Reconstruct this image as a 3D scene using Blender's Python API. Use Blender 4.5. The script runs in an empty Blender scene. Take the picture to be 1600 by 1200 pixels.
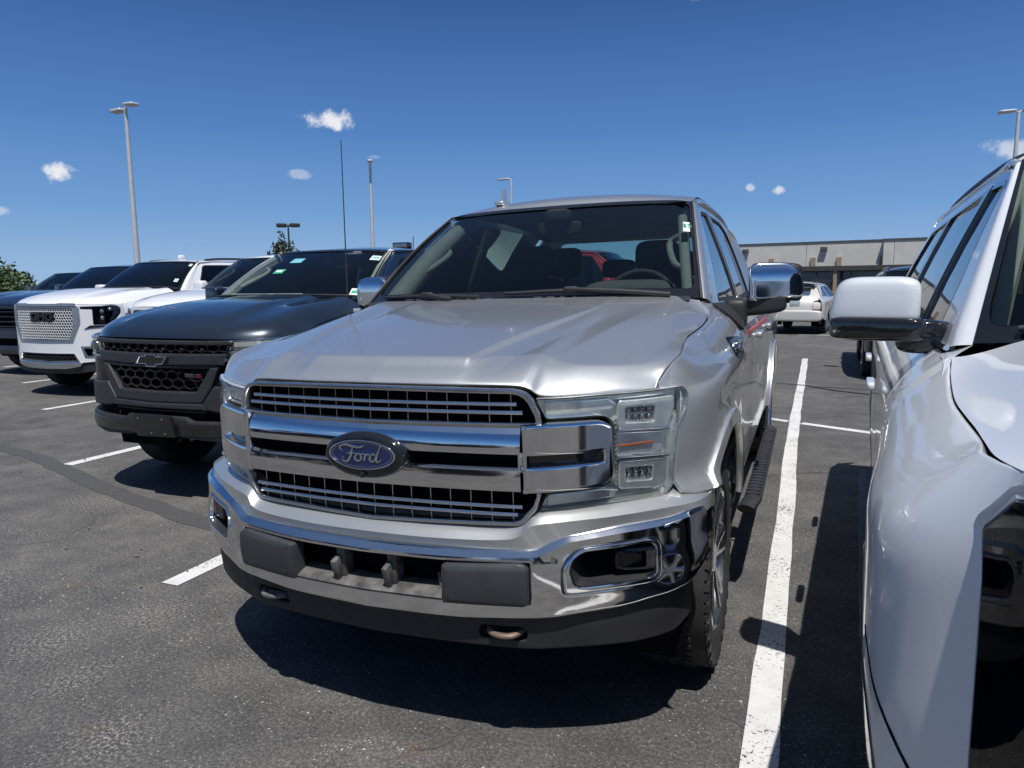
import bpy, bmesh, math, random
import numpy as np
from mathutils import Matrix, Vector, geometry
R_ = math.radians
scn = bpy.context.scene
# ------------------------------------------------------------------ camera, sky, sun, exposure
cam = bpy.data.cameras.new('camera'); camo = bpy.data.objects.new('camera', cam)
scn.collection.objects.link(camo); scn.camera = camo
cam.sensor_width = 36; cam.lens = 36 * 1120 / 1600; cam.clip_end = 3000; cam.clip_start = .05
def cam_mat(x, y, z, yaw, pitch, roll):
    f0 = Vector((-math.sin(yaw), math.cos(yaw), 0)); r0 = Vector((math.cos(yaw), math.sin(yaw), 0)); u0 = Vector((0, 0, 1))
    f = f0 * math.cos(pitch) - u0 * math.sin(pitch); u = u0 * math.cos(pitch) + f0 * math.sin(pitch)
    r2 = r0 * math.cos(roll) + u * math.sin(roll); u2 = u * math.cos(roll) - r0 * math.sin(roll)
    m = Matrix((r2, u2, -f)).transposed().to_4x4(); m.translation = (x, y, z); return m
camo.matrix_world = cam_mat(1.24, -1.86, 1.445, R_(22.4), R_(7.7), R_(-.5))
SUN = Vector((.20, -.39, 1.0)).normalized()                    # towards the sun
SUN_EL = math.asin(SUN.z); SUN_AZ = math.atan2(SUN.x, SUN.y)     # azimuth from +Y clockwise
sl = bpy.data.lights.new('sun', 'SUN'); sl.energy = 4.7; sl.angle = R_(.53); sl.color = (1, .97, .93)
so = bpy.data.objects.new('sun', sl); scn.collection.objects.link(so)
so.rotation_euler = (-SUN).to_track_quat('-Z', 'Y').to_euler(); so.location = (0, 0, 30)
w = bpy.data.worlds.new('World'); scn.world = w; w.use_nodes = True
scn.view_settings.view_transform = 'Standard'; scn.view_settings.look = 'None'
scn.view_settings.exposure = 0.0; scn.view_settings.gamma = 1; scn.view_settings.use_curve_mapping = False
def build_world():
    nt = w.node_tree; N = nt.nodes; L = nt.links
    for n in list(N): N.remove(n)
    out = N.new('ShaderNodeOutputWorld'); bg = N.new('ShaderNodeBackground'); L.new(bg.outputs[0], out.inputs[0])
    sky = N.new('ShaderNodeTexSky'); sky.sky_type = 'NISHITA'; sky.sun_disc = False
    sky.sun_elevation = SUN_EL; sky.sun_rotation = SUN_AZ
    sky.altitude = 250; sky.air_density = 1.15; sky.dust_density = .35; sky.ozone_density = 3.2
    bg.inputs[1].default_value = .085
    tc = N.new('ShaderNodeTexCoord')
    # the clear low sky: pale blue haze at the horizon deepening upwards, joining the sky model higher up
    sp = N.new('ShaderNodeSeparateXYZ'); L.new(tc.outputs['Generated'], sp.inputs[0])
    rp = N.new('ShaderNodeValToRGB'); el = rp.color_ramp.elements; K = 1 / .085 / SKYK
    stops = [(0.0, (.335, .500, .715)), (.035, (.285, .458, .705)), (.10, (.168, .345, .645)), (.20, (.088, .228, .525)), (.35, (.039, .115, .325)), (.5, (.034, .096, .27)), (1, (.026, .072, .22))]
    el[0].position = 0; el[0].color = (*stops[0][1], 1); el[1].position = 1; el[1].color = (*stops[-1][1], 1)
    for p_, c_ in stops[1:-1]: q_ = el.new(p_); q_.color = (*c_, 1)
    L.new(sp.outputs['Z'], rp.inputs[0])
    sc = N.new('ShaderNodeVectorMath'); sc.operation = 'SCALE'; sc.inputs['Scale'].default_value = K; L.new(rp.outputs[0], sc.inputs[0])
    fm = N.new('ShaderNodeMapRange'); fm.interpolation_type = 'SMOOTHSTEP'; fm.inputs[1].default_value = .45; fm.inputs[2].default_value = .85; fm.inputs[3].default_value = 1; fm.inputs[4].default_value = 0; L.new(sp.outputs['Z'], fm.inputs[0])
    sm_ = N.new('ShaderNodeMix'); sm_.data_type = 'RGBA'; L.new(fm.outputs[0], sm_.inputs[0]); L.new(sky.outputs[0], sm_.inputs[6]); L.new(sc.outputs[0], sm_.inputs[7])
    nz = N.new('ShaderNodeTexNoise'); nz.inputs['Scale'].default_value = 34; nz.inputs['Detail'].default_value = 7; nz.inputs['Roughness'].default_value = .62
    L.new(tc.outputs['Generated'], nz.inputs['Vector'])
    # small fair-weather clouds, each at its own bearing and height: (azimuth from +Y to +X, elevation, half width, half height, strength)
    prev = None
    clouds = CLOUDS
    for (dx, dy, dz, hw, hh, st) in clouds:
        d = Vector((dx, dy, dz)).normalized()
        side = d.cross(Vector((0, 0, 1))).normalized(); up = side.cross(d).normalized()
        vals = []
        for ax, hs in ((side, hw), (up, hh)):
            dp = N.new('ShaderNodeVectorMath'); dp.operation = 'DOT_PRODUCT'; dp.inputs[1].default_value = ax / hs
            L.new(tc.outputs['Generated'], dp.inputs[0]); sq = N.new('ShaderNodeMath'); sq.operation = 'MULTIPLY'
            L.new(dp.outputs['Value'], sq.inputs[0]); L.new(dp.outputs['Value'], sq.inputs[1]); vals.append(sq)
        ad = N.new('ShaderNodeMath'); ad.operation = 'ADD'; L.new(vals[0].outputs[0], ad.inputs[0]); L.new(vals[1].outputs[0], ad.inputs[1])
        # mask = clamp((1 - r2) + (noise-.5)*k) * facing
        su = N.new('ShaderNodeMath'); su.operation = 'SUBTRACT'; su.inputs[0].default_value = 1.0; L.new(ad.outputs[0], su.inputs[1])
        nm = N.new('ShaderNodeMath'); nm.operation = 'MULTIPLY_ADD'; nm.inputs[1].default_value = 4.4; nm.inputs[2].default_value = -2.2
        L.new(nz.outputs['Fac'], nm.inputs[0])
        a2 = N.new('ShaderNodeMath'); a2.operation = 'ADD'; L.new(su.outputs[0], a2.inputs[0]); L.new(nm.outputs[0], a2.inputs[1])
        mr = N.new('ShaderNodeMapRange'); mr.interpolation_type = 'SMOOTHSTEP'; mr.inputs[1].default_value = .1; mr.inputs[2].default_value = 1.15; mr.inputs[4].default_value = st
        L.new(a2.outputs[0], mr.inputs[0])
        fd = N.new('ShaderNodeVectorMath'); fd.operation = 'DOT_PRODUCT'; fd.inputs[1].default_value = d; L.new(tc.outputs['Generated'], fd.inputs[0])
        gt = N.new('ShaderNodeMath'); gt.operation = 'GREATER_THAN'; gt.inputs[1].default_value = .9; L.new(fd.outputs['Value'], gt.inputs[0])
        mu = N.new('ShaderNodeMath'); mu.operation = 'MULTIPLY'; L.new(mr.outputs[0], mu.inputs[0]); L.new(gt.outputs[0], mu.inputs[1])
        if prev is None: prev = mu
        else:
            mx = N.new('ShaderNodeMath'); mx.operation = 'MAXIMUM'; L.new(prev.outputs[0], mx.inputs[0]); L.new(mu.outputs[0], mx.inputs[1]); prev = mx
    mix = N.new('ShaderNodeMix'); mix.data_type = 'RGBA'; L.new(prev.outputs[0], mix.inputs[0])
    L.new(sm_.outputs[2], mix.inputs[6]); mix.inputs[7].default_value = (9.6, 9.8, 10.4, 1)
    L.new(mix.outputs[2], bg.inputs[0])
# cloud directions as world bearings
def bearing(az, el): return (math.sin(R_(az)) * math.cos(R_(el)), math.cos(R_(az)) * math.cos(R_(el)), math.sin(R_(el)))
CLOUDS = [(*bearing(-36.0, 12.3), .038, .0145, 1.0), (*bearing(-53.8, 7.7), .022, .014, 1.0), (*bearing(-38.2, 8.4), .024, .007, .35),
          (*bearing(-2.4, 6.8), .011, .007, .8), (*bearing(-4.3, 7.1), .006, .006, .6), (*bearing(12.6, 8.3), .05, .016, .6),
          (*bearing(-32.7, 9.8), .012, .004, .3), (*bearing(-57.0, 5.1), .012, .006, .45), (*bearing(-8.5, 20.2), .02, .008, .5),
          (*bearing(24, 9), .06, .02, .8), (*bearing(-80, 11), .06, .02, .9), (*bearing(110, 10), .07, .03, .8), (*bearing(175, 9), .09, .025, .7), (*bearing(-140, 12), .08, .03, .8)]
SKYK = 1.0
build_world()

# ------------------------------------------------------------------ materials
MATS = {}
def nodes(name):
    m = bpy.data.materials.new(name); m.use_nodes = True; MATS[name] = m
    nt = m.node_tree; b = nt.nodes['Principled BSDF']; return m, nt.nodes, nt.links, b
def noise(N, L, scale, detail=4, rough=.55, coord='Object', vec=None):
    n = N.new('ShaderNodeTexNoise'); n.inputs['Scale'].default_value = scale; n.inputs['Detail'].default_value = detail; n.inputs['Roughness'].default_value = rough
    if vec is None:
        t = N.new('ShaderNodeTexCoord'); vec = t.outputs[coord]
    L.new(vec, n.inputs['Vector']); return n
def ramp(N, L, src, stops):
    r = N.new('ShaderNodeValToRGB'); e = r.color_ramp.elements
    e[0].position, e[0].color = stops[0][0], (*stops[0][1], 1); e[1].position, e[1].color = stops[-1][0], (*stops[-1][1], 1)
    for p, c in stops[1:-1]:
        q = e.new(p); q.color = (*c, 1)
    L.new(src, r.inputs[0]); return r
def bump(N, L, b, src, strength, dist=.01):
    u = N.new('ShaderNodeBump'); u.inputs['Strength'].default_value = strength; u.inputs['Distance'].default_value = dist
    L.new(src, u.inputs['Height']); L.new(u.outputs[0], b.inputs['Normal']); return u
def plain(name, col, rough=.5, metal=0, coat=0, var=.12, scale=9, bmp=0, bscale=300, spec=.5):
    m, N, L, b = nodes(name)
    n = noise(N, L, scale, 5)
    lo = tuple(max(0, c * (1 - var)) for c in col); hi = tuple(min(1, c * (1 + var)) for c in col)
    r = ramp(N, L, n.outputs[0], [(.3, lo), (.7, hi)]); L.new(r.outputs[0], b.inputs['Base Color'])
    rr = N.new('ShaderNodeMapRange'); rr.inputs[1].default_value = .3; rr.inputs[2].default_value = .7; rr.inputs[3].default_value = rough * .85; rr.inputs[4].default_value = min(1, rough * 1.15)
    n2 = noise(N, L, scale * 2.7, 4); L.new(n2.outputs[0], rr.inputs[0]); L.new(rr.outputs[0], b.inputs['Roughness'])
    b.inputs['Metallic'].default_value = metal; b.inputs['Coat Weight'].default_value = coat; b.inputs['Coat Roughness'].default_value = .03
    b.inputs['Specular IOR Level'].default_value = spec
    if bmp:
        n3 = noise(N, L, bscale, 3); bump(N, L, b, n3.outputs[0], bmp, .002)
    return m
def paint(name, col, metal=0.0, rough=.35, dust=.06, flake=.0, coatr=.03, coat=1.0):
    """clear-coated car paint: flake variation and a thin uneven film of dust on up-facing surfaces"""
    m, N, L, b = nodes(name)
    v = N.new('ShaderNodeTexVoronoi'); v.inputs['Scale'].default_value = 900
    t = N.new('ShaderNodeTexCoord'); L.new(t.outputs['Object'], v.inputs['Vector'])
    fl = ramp(N, L, v.outputs['Color'], [(0, tuple(c * (1 - flake) for c in col)), (1, tuple(min(1, c * (1 + flake)) for c in col))])
    g = N.new('ShaderNodeNewGeometry'); sx = N.new('ShaderNodeSeparateXYZ'); L.new(g.outputs['Normal'], sx.inputs[0])
    n = noise(N, L, 3.1, 8, .7); n2 = noise(N, L, 60, 4, .7)
    mu = N.new('ShaderNodeMath'); mu.operation = 'MULTIPLY'; L.new(n.outputs[0], mu.inputs[0]); L.new(n2.outputs[0], mu.inputs[1])
    up = N.new('ShaderNodeMapRange'); up.inputs[1].default_value = .1; up.inputs[2].default_value = 1; up.inputs[4].default_value = dust * 4; L.new(sx.outputs['Z'], up.inputs[0])
    mm = N.new('ShaderNodeMath'); mm.operation = 'MULTIPLY'; L.new(mu.outputs[0], mm.inputs[0]); L.new(up.outputs[0], mm.inputs[1])
    mx = N.new('ShaderNodeMix'); mx.data_type = 'RGBA'; L.new(mm.outputs[0], mx.inputs[0]); L.new(fl.outputs[0], mx.inputs[6]); mx.inputs[7].default_value = (.42, .39, .34, 1)
    L.new(mx.outputs[2], b.inputs['Base Color'])
    b.inputs['Metallic'].default_value = metal; b.inputs['Roughness'].default_value = rough
    b.inputs['Coat Weight'].default_value = coat; b.inputs['Coat IOR'].default_value = 1.5
    cr_ = N.new('ShaderNodeMapRange'); cr_.inputs[3].default_value = coatr; cr_.inputs[4].default_value = coatr + dust; L.new(mu.outputs[0], cr_.inputs[0]); L.new(cr_.outputs[0], b.inputs['Coat Roughness'])
    op = noise(N, L, 26, 2); bu = N.new('ShaderNodeBump'); bu.inputs['Strength'].default_value = .012; bu.inputs['Distance'].default_value = .01
    L.new(op.outputs[0], bu.inputs['Height']); L.new(bu.outputs[0], b.inputs['Coat Normal'])
    return m
def glass(name, tint=(.5, .6, .58), refl=1.0, rough=0.0):
    """tinted window: clear transmission times tint, plus Fresnel reflection"""
    m = bpy.data.materials.new(name); m.use_nodes = True; MATS[name] = m; N = m.node_tree.nodes; L = m.node_tree.links
    for n in list(N): N.remove(n)
    out = N.new('ShaderNodeOutputMaterial'); tr = N.new('ShaderNodeBsdfTransparent'); tr.inputs[0].default_value = (*tint, 1)
    gl = N.new('ShaderNodeBsdfGlossy'); gl.inputs['Roughness'].default_value = rough; gl.inputs[0].default_value = (1, 1, 1, 1)
    fr = N.new('ShaderNodeFresnel'); fr.inputs[0].default_value = 1.5
    nz = noise(N, L, 5, 5, .7); mp = N.new('ShaderNodeMapRange'); mp.inputs[3].default_value = refl * .94; mp.inputs[4].default_value = refl * 1.06; L.new(nz.outputs[0], mp.inputs[0])
    mu = N.new('ShaderNodeMath'); mu.operation = 'MULTIPLY'; mu.use_clamp = True; L.new(fr.outputs[0], mu.inputs[0]); L.new(mp.outputs[0], mu.inputs[1])
    mx = N.new('ShaderNodeMixShader'); L.new(mu.outputs[0], mx.inputs[0]); L.new(tr.outputs[0], mx.inputs[1]); L.new(gl.outputs[0], mx.inputs[2]); L.new(mx.outputs[0], out.inputs[0])
    return m
silver = paint('silver_paint', (.60, .61, .60), .74, .34, dust=.04, flake=.10)
white = paint('white_paint', (.78, .79, .80), 0, .4, dust=.02)
pearl = paint('pearl_white_paint', (.70, .72, .74), .12, .38, dust=.03, flake=.05)
slate = paint('dark_slate_paint', (.018, .029, .046), .5, .28, dust=.012, flake=.25)
navy = paint('navy_paint', (.012, .022, .055), .3, .33, dust=.012, flake=.2)
black_paint = paint('black_paint', (.010, .011, .013), 0, .3, dust=.012)
champagne = paint('champagne_paint', (.70, .68, .62), .25, .4, dust=.03)
red_paint = paint('red_paint', (.42, .012, .016), .1, .35, dust=.02)
chrome = plain('chrome', (.78, .78, .785), .085, 1, var=.04, scale=5)
bright_mesh = plain('bright_mesh', (.86, .86, .85), .30, .45, var=.05)
satin = plain('satin_chrome', (.62, .62, .63), .22, 1, var=.05)
dark_chrome = plain('dark_chrome', (.10, .10, .11), .18, 1, var=.1)
gloss_black = plain('gloss_black', (.012, .012, .013), .08, 0, coat=.6, var=.2)
plastic = plain('black_plastic', (.022, .022, .024), .55, 0, var=.25, bmp=.25, bscale=700)
grey_plastic = plain('grey_plastic', (.040, .042, .046), .5, 0, var=.2, bmp=.25, bscale=600)
charcoal = plain('charcoal_plastic', (.028, .028, .031), .5, 0, var=.12, bmp=.15, bscale=500)
void = plain('black_void', (.004, .004, .005), .9, 0, var=.2, spec=.1)
rubber = plain('tyre_rubber', (.028, .027, .026), .82, 0, var=.35, scale=14, bmp=.4, bscale=160)
dusty_rubber = plain('dusty_rubber', (.075, .068, .058), .85, 0, var=.45, scale=8, bmp=.3, bscale=160)
alloy = plain('alloy', (.55, .55, .56), .25, 1, var=.08)
interior_dark = plain('dark_trim', (.022, .022, .024), .7, 0, var=.2)
interior_grey = plain('grey_trim', (.085, .083, .08), .8, 0, var=.15)
pillar_grey = plain('pillar_grey_trim', (.19, .20, .19), .8, 0, var=.1)
beige = plain('beige_trim', (.46, .44, .38), .8, 0, var=.1)
rust = plain('rusty_steel', (.21, .15, .12), .6, .5, var=.35, scale=30)
dirty_metal = plain('dirty_grey_metal', (.11, .105, .10), .7, .2, var=.6, scale=22)
sticker_white = plain('sticker_white', (.74, .78, .76), .5, 0, var=.04)
sticker_green = plain('sticker_green', (.05, .36, .20), .5, 0, var=.1)
sticker_blue = plain('sticker_blue', (.16, .45, .55), .5, 0, var=.1)
paper = plain('paper_mat', (.72, .74, .72), .7, 0, var=.06)
blue_enamel = plain('blue_enamel', (.006, .017, .085), .18, .1, coat=1, var=.1)
red_lens = plain('red_lens', (.50, .006, .010), .2, 0, coat=.3, var=.3, scale=40)
amber_lens = plain('amber_lens', (.62, .15, .03), .2, 0, coat=.5, var=.15)
lamp_grey = plain('lamp_reflector', (.80, .82, .80), .16, .62, var=.15, scale=30)
lamp_dark = plain('lamp_dark', (.07, .075, .08), .2, .5, var=.3, scale=40)
lamp_led = plain('led_facets', (.33, .35, .35), .2, .8, var=.6, scale=90, bmp=.8, bscale=90)
pole_paint = plain('pole_galvanised', (.60, .61, .62), .5, .3, var=.1)
pole_dark = plain('pole_bronze', (.045, .042, .04), .5, .2, var=.2)
lens_glass = plain('lamp_diffuser', (.55, .52, .45), .3, 0, var=.1)
glass_ws = glass('windshield_glass', (.58, .67, .66), 1.0)
glass_side = glass('privacy_glass', (.10, .12, .13), 1.15)
glass_rear = glass('rear_glass', (.50, .70, .67), .9)
glass_dark = glass('dark_glass', (.16, .19, .21), 1.15)
lens_clear = glass('headlight_lens', (.96, .975, .965), .6, .01)
lens_black = glass('black_lens', (.035, .042, .06), 1.1, .0)
lamp_navy = plain('lamp_navy', (.030, .045, .085), .25, .3, coat=.6, var=.4, scale=14)
lens_smoke = glass('smoked_lens', (.22, .27, .36), 1.0, .02)
# ------------------------------------------------------------------ geometry helpers
col = scn.collection
def cr(P, n):
    """Catmull-Rom through the rows of P, n steps a segment"""
    P = np.asarray(P, float); k = len(P)
    if k == 2: return P[0] + (P[1] - P[0]) * np.linspace(0, 1, n + 1)[:, None]
    Q = np.vstack([2 * P[0] - P[1], P, 2 * P[-1] - P[-2]]); t = np.linspace(0, 1, n, endpoint=False)[:, None]; out = []
    for i in range(k - 1):
        a, b, c, d = Q[i], Q[i + 1], Q[i + 2], Q[i + 3]
        out.append(.5 * (2 * b + (c - a) * t + (2 * a - 5 * b + 4 * c - d) * t**2 + (3 * b - a - 3 * c + d) * t**3))
    return np.vstack(out + [P[-1:]])
def patch(G, nu, nv):
    G = np.asarray(G, float); a, b, d = G.shape
    A = cr(G.reshape(a, b * d), nu).reshape(-1, b, d); A = A.transpose(1, 0, 2); k = A.shape[1]
    B = cr(A.reshape(b, k * d), nv).reshape(-1, k, d); return B.transpose(1, 0, 2)
def spl(P):
    P = cr(np.asarray(P, float), 12); return lambda x: np.interp(x, P[:, 0], P[:, 1])
def lin(P):
    P = np.asarray(P, float); return lambda x: np.interp(x, P[:, 0], P[:, 1])
def sm(a, b, x):
    t = np.clip((x - a) / (b - a), 0, 1); return t * t * (3 - 2 * t)
def area(l): x, y = l[:, 0], l[:, 1]; return .5 * np.sum(x * np.roll(y, -1) - np.roll(x, -1) * y)
def resample(l, res):
    out = []
    for i in range(len(l)):
        a, b = l[i], l[(i + 1) % len(l)]; n = max(1, int(np.ceil(np.linalg.norm(b - a) / res)))
        out.append(a + (b - a) * (np.arange(n) / n)[:, None])
    return np.vstack(out)
def inset(l, d):
    """loop offset to its left by d"""
    p, n = np.roll(l, 1, 0), np.roll(l, -1, 0)
    e1 = l - p; e2 = n - l; e1 /= np.linalg.norm(e1, axis=1)[:, None] + 1e-12; e2 /= np.linalg.norm(e2, axis=1)[:, None] + 1e-12
    n1 = np.stack([-e1[:, 1], e1[:, 0]], 1); n2 = np.stack([-e2[:, 1], e2[:, 0]], 1); m = n1 + n2
    k = np.clip(np.sum(m * n1, 1), .35, None); return l + m / k[:, None] * d
def rnd(P, r, n=4):
    """round the corners of a polygon by radius r (one number or one a corner)"""
    P = np.asarray(P, float); k = len(P); r = [r] * k if np.isscalar(r) else r; out = []
    for i in range(k):
        a, b, c = P[i - 1], P[i], P[(i + 1) % k]; u = a - b; v = c - b; lu, lv = np.linalg.norm(u), np.linalg.norm(v)
        if r[i] <= 0: out.append(b[None]); continue
        d = min(r[i], lu * .48, lv * .48); s, e = b + u / lu * d, b + v / lv * d; t = np.linspace(0, 1, n + 1)[:, None]
        out.append((1 - t)**2 * s + 2 * t * (1 - t) * b + t**2 * e)
    return np.vstack(out)
def inside(pts, l):
    x, y = pts[:, 0], pts[:, 1]; c = np.zeros(len(pts), bool)
    for i in range(len(l)):
        (x1, y1), (x2, y2) = l[i], l[(i + 1) % len(l)]
        if y1 == y2: continue
        c ^= ((y1 > y) != (y2 > y)) & (x < (x2 - x1) * (y - y1) / (y2 - y1) + x1)
    return c
class MB:
    def __init__(s): s.v = []; s.f = []; s.n = 0
    def add(s, V, F):
        V = np.asarray(V, float).reshape(-1, 3); s.v.append(V); s.f += [tuple(int(i) + s.n for i in f) for f in F]; s.n += len(V); return s
    def grid(s, G, close=False):
        a, b = G.shape[:2]; F = []
        for i in range(a - 1):
            for j in range(b - 1 + (1 if close else 0)):
                k = (j + 1) % b; F.append((i * b + j, i * b + k, (i + 1) * b + k, (i + 1) * b + j))
        return s.add(G.reshape(-1, 3), F)
    def patch(s, G, nu=6, nv=6): return s.grid(patch(G, nu, nv))
    def plate(s, loops, surf, h=0., t=.006, bev=.0015, res=.05, flip=False, lines=()):
        """outline (and holes) laid on a surface, raised by h, t thick, with a rounded edge"""
        if not isinstance(loops, list) or np.ndim(loops[0]) == 1: loops = [loops]
        L = []
        for i, l in enumerate(loops):
            l = np.asarray(l, float); l = l[np.linalg.norm(l - np.roll(l, 1, 0), axis=1) > 1e-6]; ccw = area(l) > 0
            if ccw != (i == 0): l = l[::-1]
            L.append(resample(l, res))
        sg = -1. if flip else 1.
        def at(p, hh):
            e = 1e-3; P = surf(p); du = surf(p + [e, 0]) - surf(p - [e, 0]); dv = surf(p + [0, e]) - surf(p - [0, e])
            n = np.cross(du, dv); n /= np.linalg.norm(n, axis=1)[:, None] + 1e-12; return P + n * hh * sg
        D = []
        for l in L:
            m = len(l); rings = [at(l, h - t), at(l, h - bev)]
            if bev > 0: rings += [at(inset(l, bev * .3), h - bev * .3), at(inset(l, bev), h), at(inset(l, bev * 1.5), h)]; D.append(inset(l, bev * 1.5))
            else: D.append(l)
            s.grid(np.stack(rings), close=True)
        lo = np.min(L[0], 0); hi = np.max(L[0], 0); pts = np.zeros((0, 2))
        gx = np.arange(lo[0] + res * .5, hi[0], res); gy = np.arange(lo[1] + res * .5, hi[1], res)
        if len(gx) and len(gy):
            pts = np.stack(np.meshgrid(gx, gy), -1).reshape(-1, 2); ok = inside(pts, D[0])
            for l in D[1:]: ok &= ~inside(pts, l)
            pts = pts[ok]
            A = np.vstack(D)
            if len(pts): pts = pts[np.array([np.min(np.sum((A - q)**2, 1)) > (res * .3)**2 for q in pts])]
        vs = []; ed = []
        for l in D:
            b = len(vs); vs += [Vector(q) for q in l]; ed += [(b + i, b + (i + 1) % len(l)) for i in range(len(l))]
        for l in lines:
            l = np.asarray(l, float); ok = inside(l, D[0])
            for q in D[1:]: ok &= ~inside(l, q)
            b = len(vs); vs += [Vector(q) for q in l]; ed += [(b + i, b + i + 1) for i in range(len(l) - 1) if ok[i] and ok[i + 1]]
            if len(pts): pts = pts[np.array([np.min(np.sum((l - q)**2, 1)) > (res * .4)**2 for q in pts])]
        vs += [Vector(q) for q in pts]
        r = geometry.delaunay_2d_cdt(vs, ed, [], 2 if len(D) == 1 else 4, 1e-7)
        V = np.array([list(q) for q in r[0]]); F = [tuple(f) for f in r[2]]
        if len(F):
            if len(D) > 0:
                c = np.array([V[list(f)].mean(0) for f in F]); ok = inside(c, D[0])
                for l in D[1:]: ok &= ~inside(c, l)
                F = [f for f, k in zip(F, ok) if k]
            s.add(at(V, h), F)
        return s
    def box(s, c, size, rot=None, bev=.0):
        x, y, z = np.asarray(size, float) / 2; b = min(bev, x * .9, y * .9, z * .9)
        if b <= 0:
            V = np.array([[i * x, j * y, k * z] for i in (-1, 1) for j in (-1, 1) for k in (-1, 1)])
            F = [(0, 1, 3, 2), (4, 6, 7, 5), (0, 4, 5, 1), (2, 3, 7, 6), (0, 2, 6, 4), (1, 5, 7, 3)]
        else:
            bm = bmesh.new(); bmesh.ops.create_cube(bm, size=1)
            for q in bm.verts: q.co = Vector((q.co.x * 2 * x, q.co.y * 2 * y, q.co.z * 2 * z))
            bmesh.ops.bevel(bm, geom=list(bm.edges), offset=b, segments=2, affect='EDGES', profile=.5)
            bm.verts.index_update(); V = np.array([list(q.co) for q in bm.verts]); F = [tuple(q.index for q in f.verts) for f in bm.faces]; bm.free()
        if rot is not None: V = V @ np.array(rot).T
        return s.add(V + np.asarray(c, float), F)
    def tube(s, P, r, seg=8, cap=True, smooth=0, closed=False, flat=1.0, up=(0, 0, 1)):
        P = np.asarray(P, float)
        if smooth: P = cr(P, smooth)
        k = len(P); r = np.broadcast_to(np.asarray(r, float), (k,)) if np.ndim(r) == 0 or len(np.atleast_1d(r)) == k else np.interp(np.linspace(0, 1, k), np.linspace(0, 1, len(r)), r)
        T = np.gradient(P, axis=0) if not closed else np.roll(P, -1, 0) - np.roll(P, 1, 0); T /= np.linalg.norm(T, axis=1)[:, None] + 1e-12
        up = np.asarray(up, float); A = np.cross(T, up)
        bad = np.linalg.norm(A, axis=1) < 1e-3; A[bad] = np.cross(T[bad], [.3, 1, .2]); A /= np.linalg.norm(A, axis=1)[:, None]; B = np.cross(A, T)
        a = np.linspace(0, 2 * np.pi, seg, endpoint=False) + np.pi / seg
        G = P[:, None] + r[:, None, None] * (np.cos(a)[None, :, None] * A[:, None] + flat * np.sin(a)[None, :, None] * B[:, None])
        if closed: G = np.concatenate([G, G[:1]])
        b0 = s.n; s.grid(G, close=True)
        if cap and not closed: s.f.append(tuple(range(b0, b0 + seg))); s.f.append(tuple(range(b0 + (k - 1) * seg, b0 + k * seg))[::-1])
        return s
    def lathe(s, prof, o, axis, seg=32):
        """profile of (radius, distance along axis)"""
        o = np.asarray(o, float); ax = np.asarray(axis, float); ax /= np.linalg.norm(ax); u = np.cross(ax, [0, 0, 1.]); 
        if np.linalg.norm(u) < 1e-3: u = np.array([1., 0, 0])
        u /= np.linalg.norm(u); q = np.cross(ax, u); a = np.linspace(0, 2 * np.pi, seg, endpoint=False)
        G = np.array([[o + ax * d + r * (np.cos(t) * u + np.sin(t) * q) for t in a] for r, d in prof]); return s.grid(G, close=True)
    def squad(s, c, size, e=.35, nu=24, nv=14, rot=None, shear=None):
        """rounded box (superquadric)"""
        u = np.linspace(-np.pi, np.pi, nu, endpoint=False); q = np.linspace(-np.pi / 2, np.pi / 2, nv)
        f = lambda t, p: np.sign(t) * np.abs(t)**p
        G = np.zeros((nv, nu, 3))
        for i, b in enumerate(q):
            G[i, :, 0] = f(np.cos(b), e) * f(np.cos(u), e); G[i, :, 1] = f(np.cos(b), e) * f(np.sin(u), e); G[i, :, 2] = f(np.sin(b), e)
        G *= np.asarray(size, float) / 2
        if shear is not None: G = shear(G)
        if rot is not None: G = G @ np.array(rot).T
        return s.grid(G + np.asarray(c, float), close=True)
    def build(s, name, mat, parent=None, angle=32, mirror=False, weld=1e-4, loc=None):
        me = bpy.data.meshes.new(name); me.from_pydata(np.vstack(s.v).tolist(), [], s.f)
        bm = bmesh.new(); bm.from_mesh(me); bmesh.ops.remove_doubles(bm, verts=bm.verts, dist=weld)
        bmesh.ops.recalc_face_normals(bm, faces=bm.faces); bm.to_mesh(me); bm.free()
        me.shade_smooth(); me.set_sharp_from_angle(angle=R_(angle)); me.materials.append(mat)
        o = link(name, me, parent)
        if loc is not None: o.location = loc
        if mirror: return o, flipx(o)
        return o
def link(name, me, parent=None):
    o = bpy.data.objects.new(name, me); col.objects.link(o)
    if parent is not None: o.parent = parent
    return o
def flipx(o, parent=None):
    me = o.data.copy(); me.transform(Matrix.Scale(-1, 4, (1, 0, 0))); me.flip_normals()
    c = link(o.name.split('.')[0], me, parent or o.parent); return c
def flip_tree(o, parent=None):
    c = flipx(o, parent)
    for ch in list(o.children): flip_tree(ch, c)
    return c
def thing(name, label, cat, loc=(0, 0, 0), rotz=0, group=None):
    o = bpy.data.objects.new(name, None); col.objects.link(o); o.empty_display_size = .2
    o.location = loc; o.rotation_euler = (0, 0, rotz); return tag(o, label, cat, group)
def tag(o, label=None, cat=None, group=None, kind=None):
    for k, x in (('label', label), ('category', cat), ('group', group), ('kind', kind)):
        if x: o[k] = x
    return o
def copy_tree(o, parent=None):
    c = o.copy(); col.objects.link(c); c.parent = parent
    for ch in list(o.children): copy_tree(ch, c)
    return c
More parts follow.
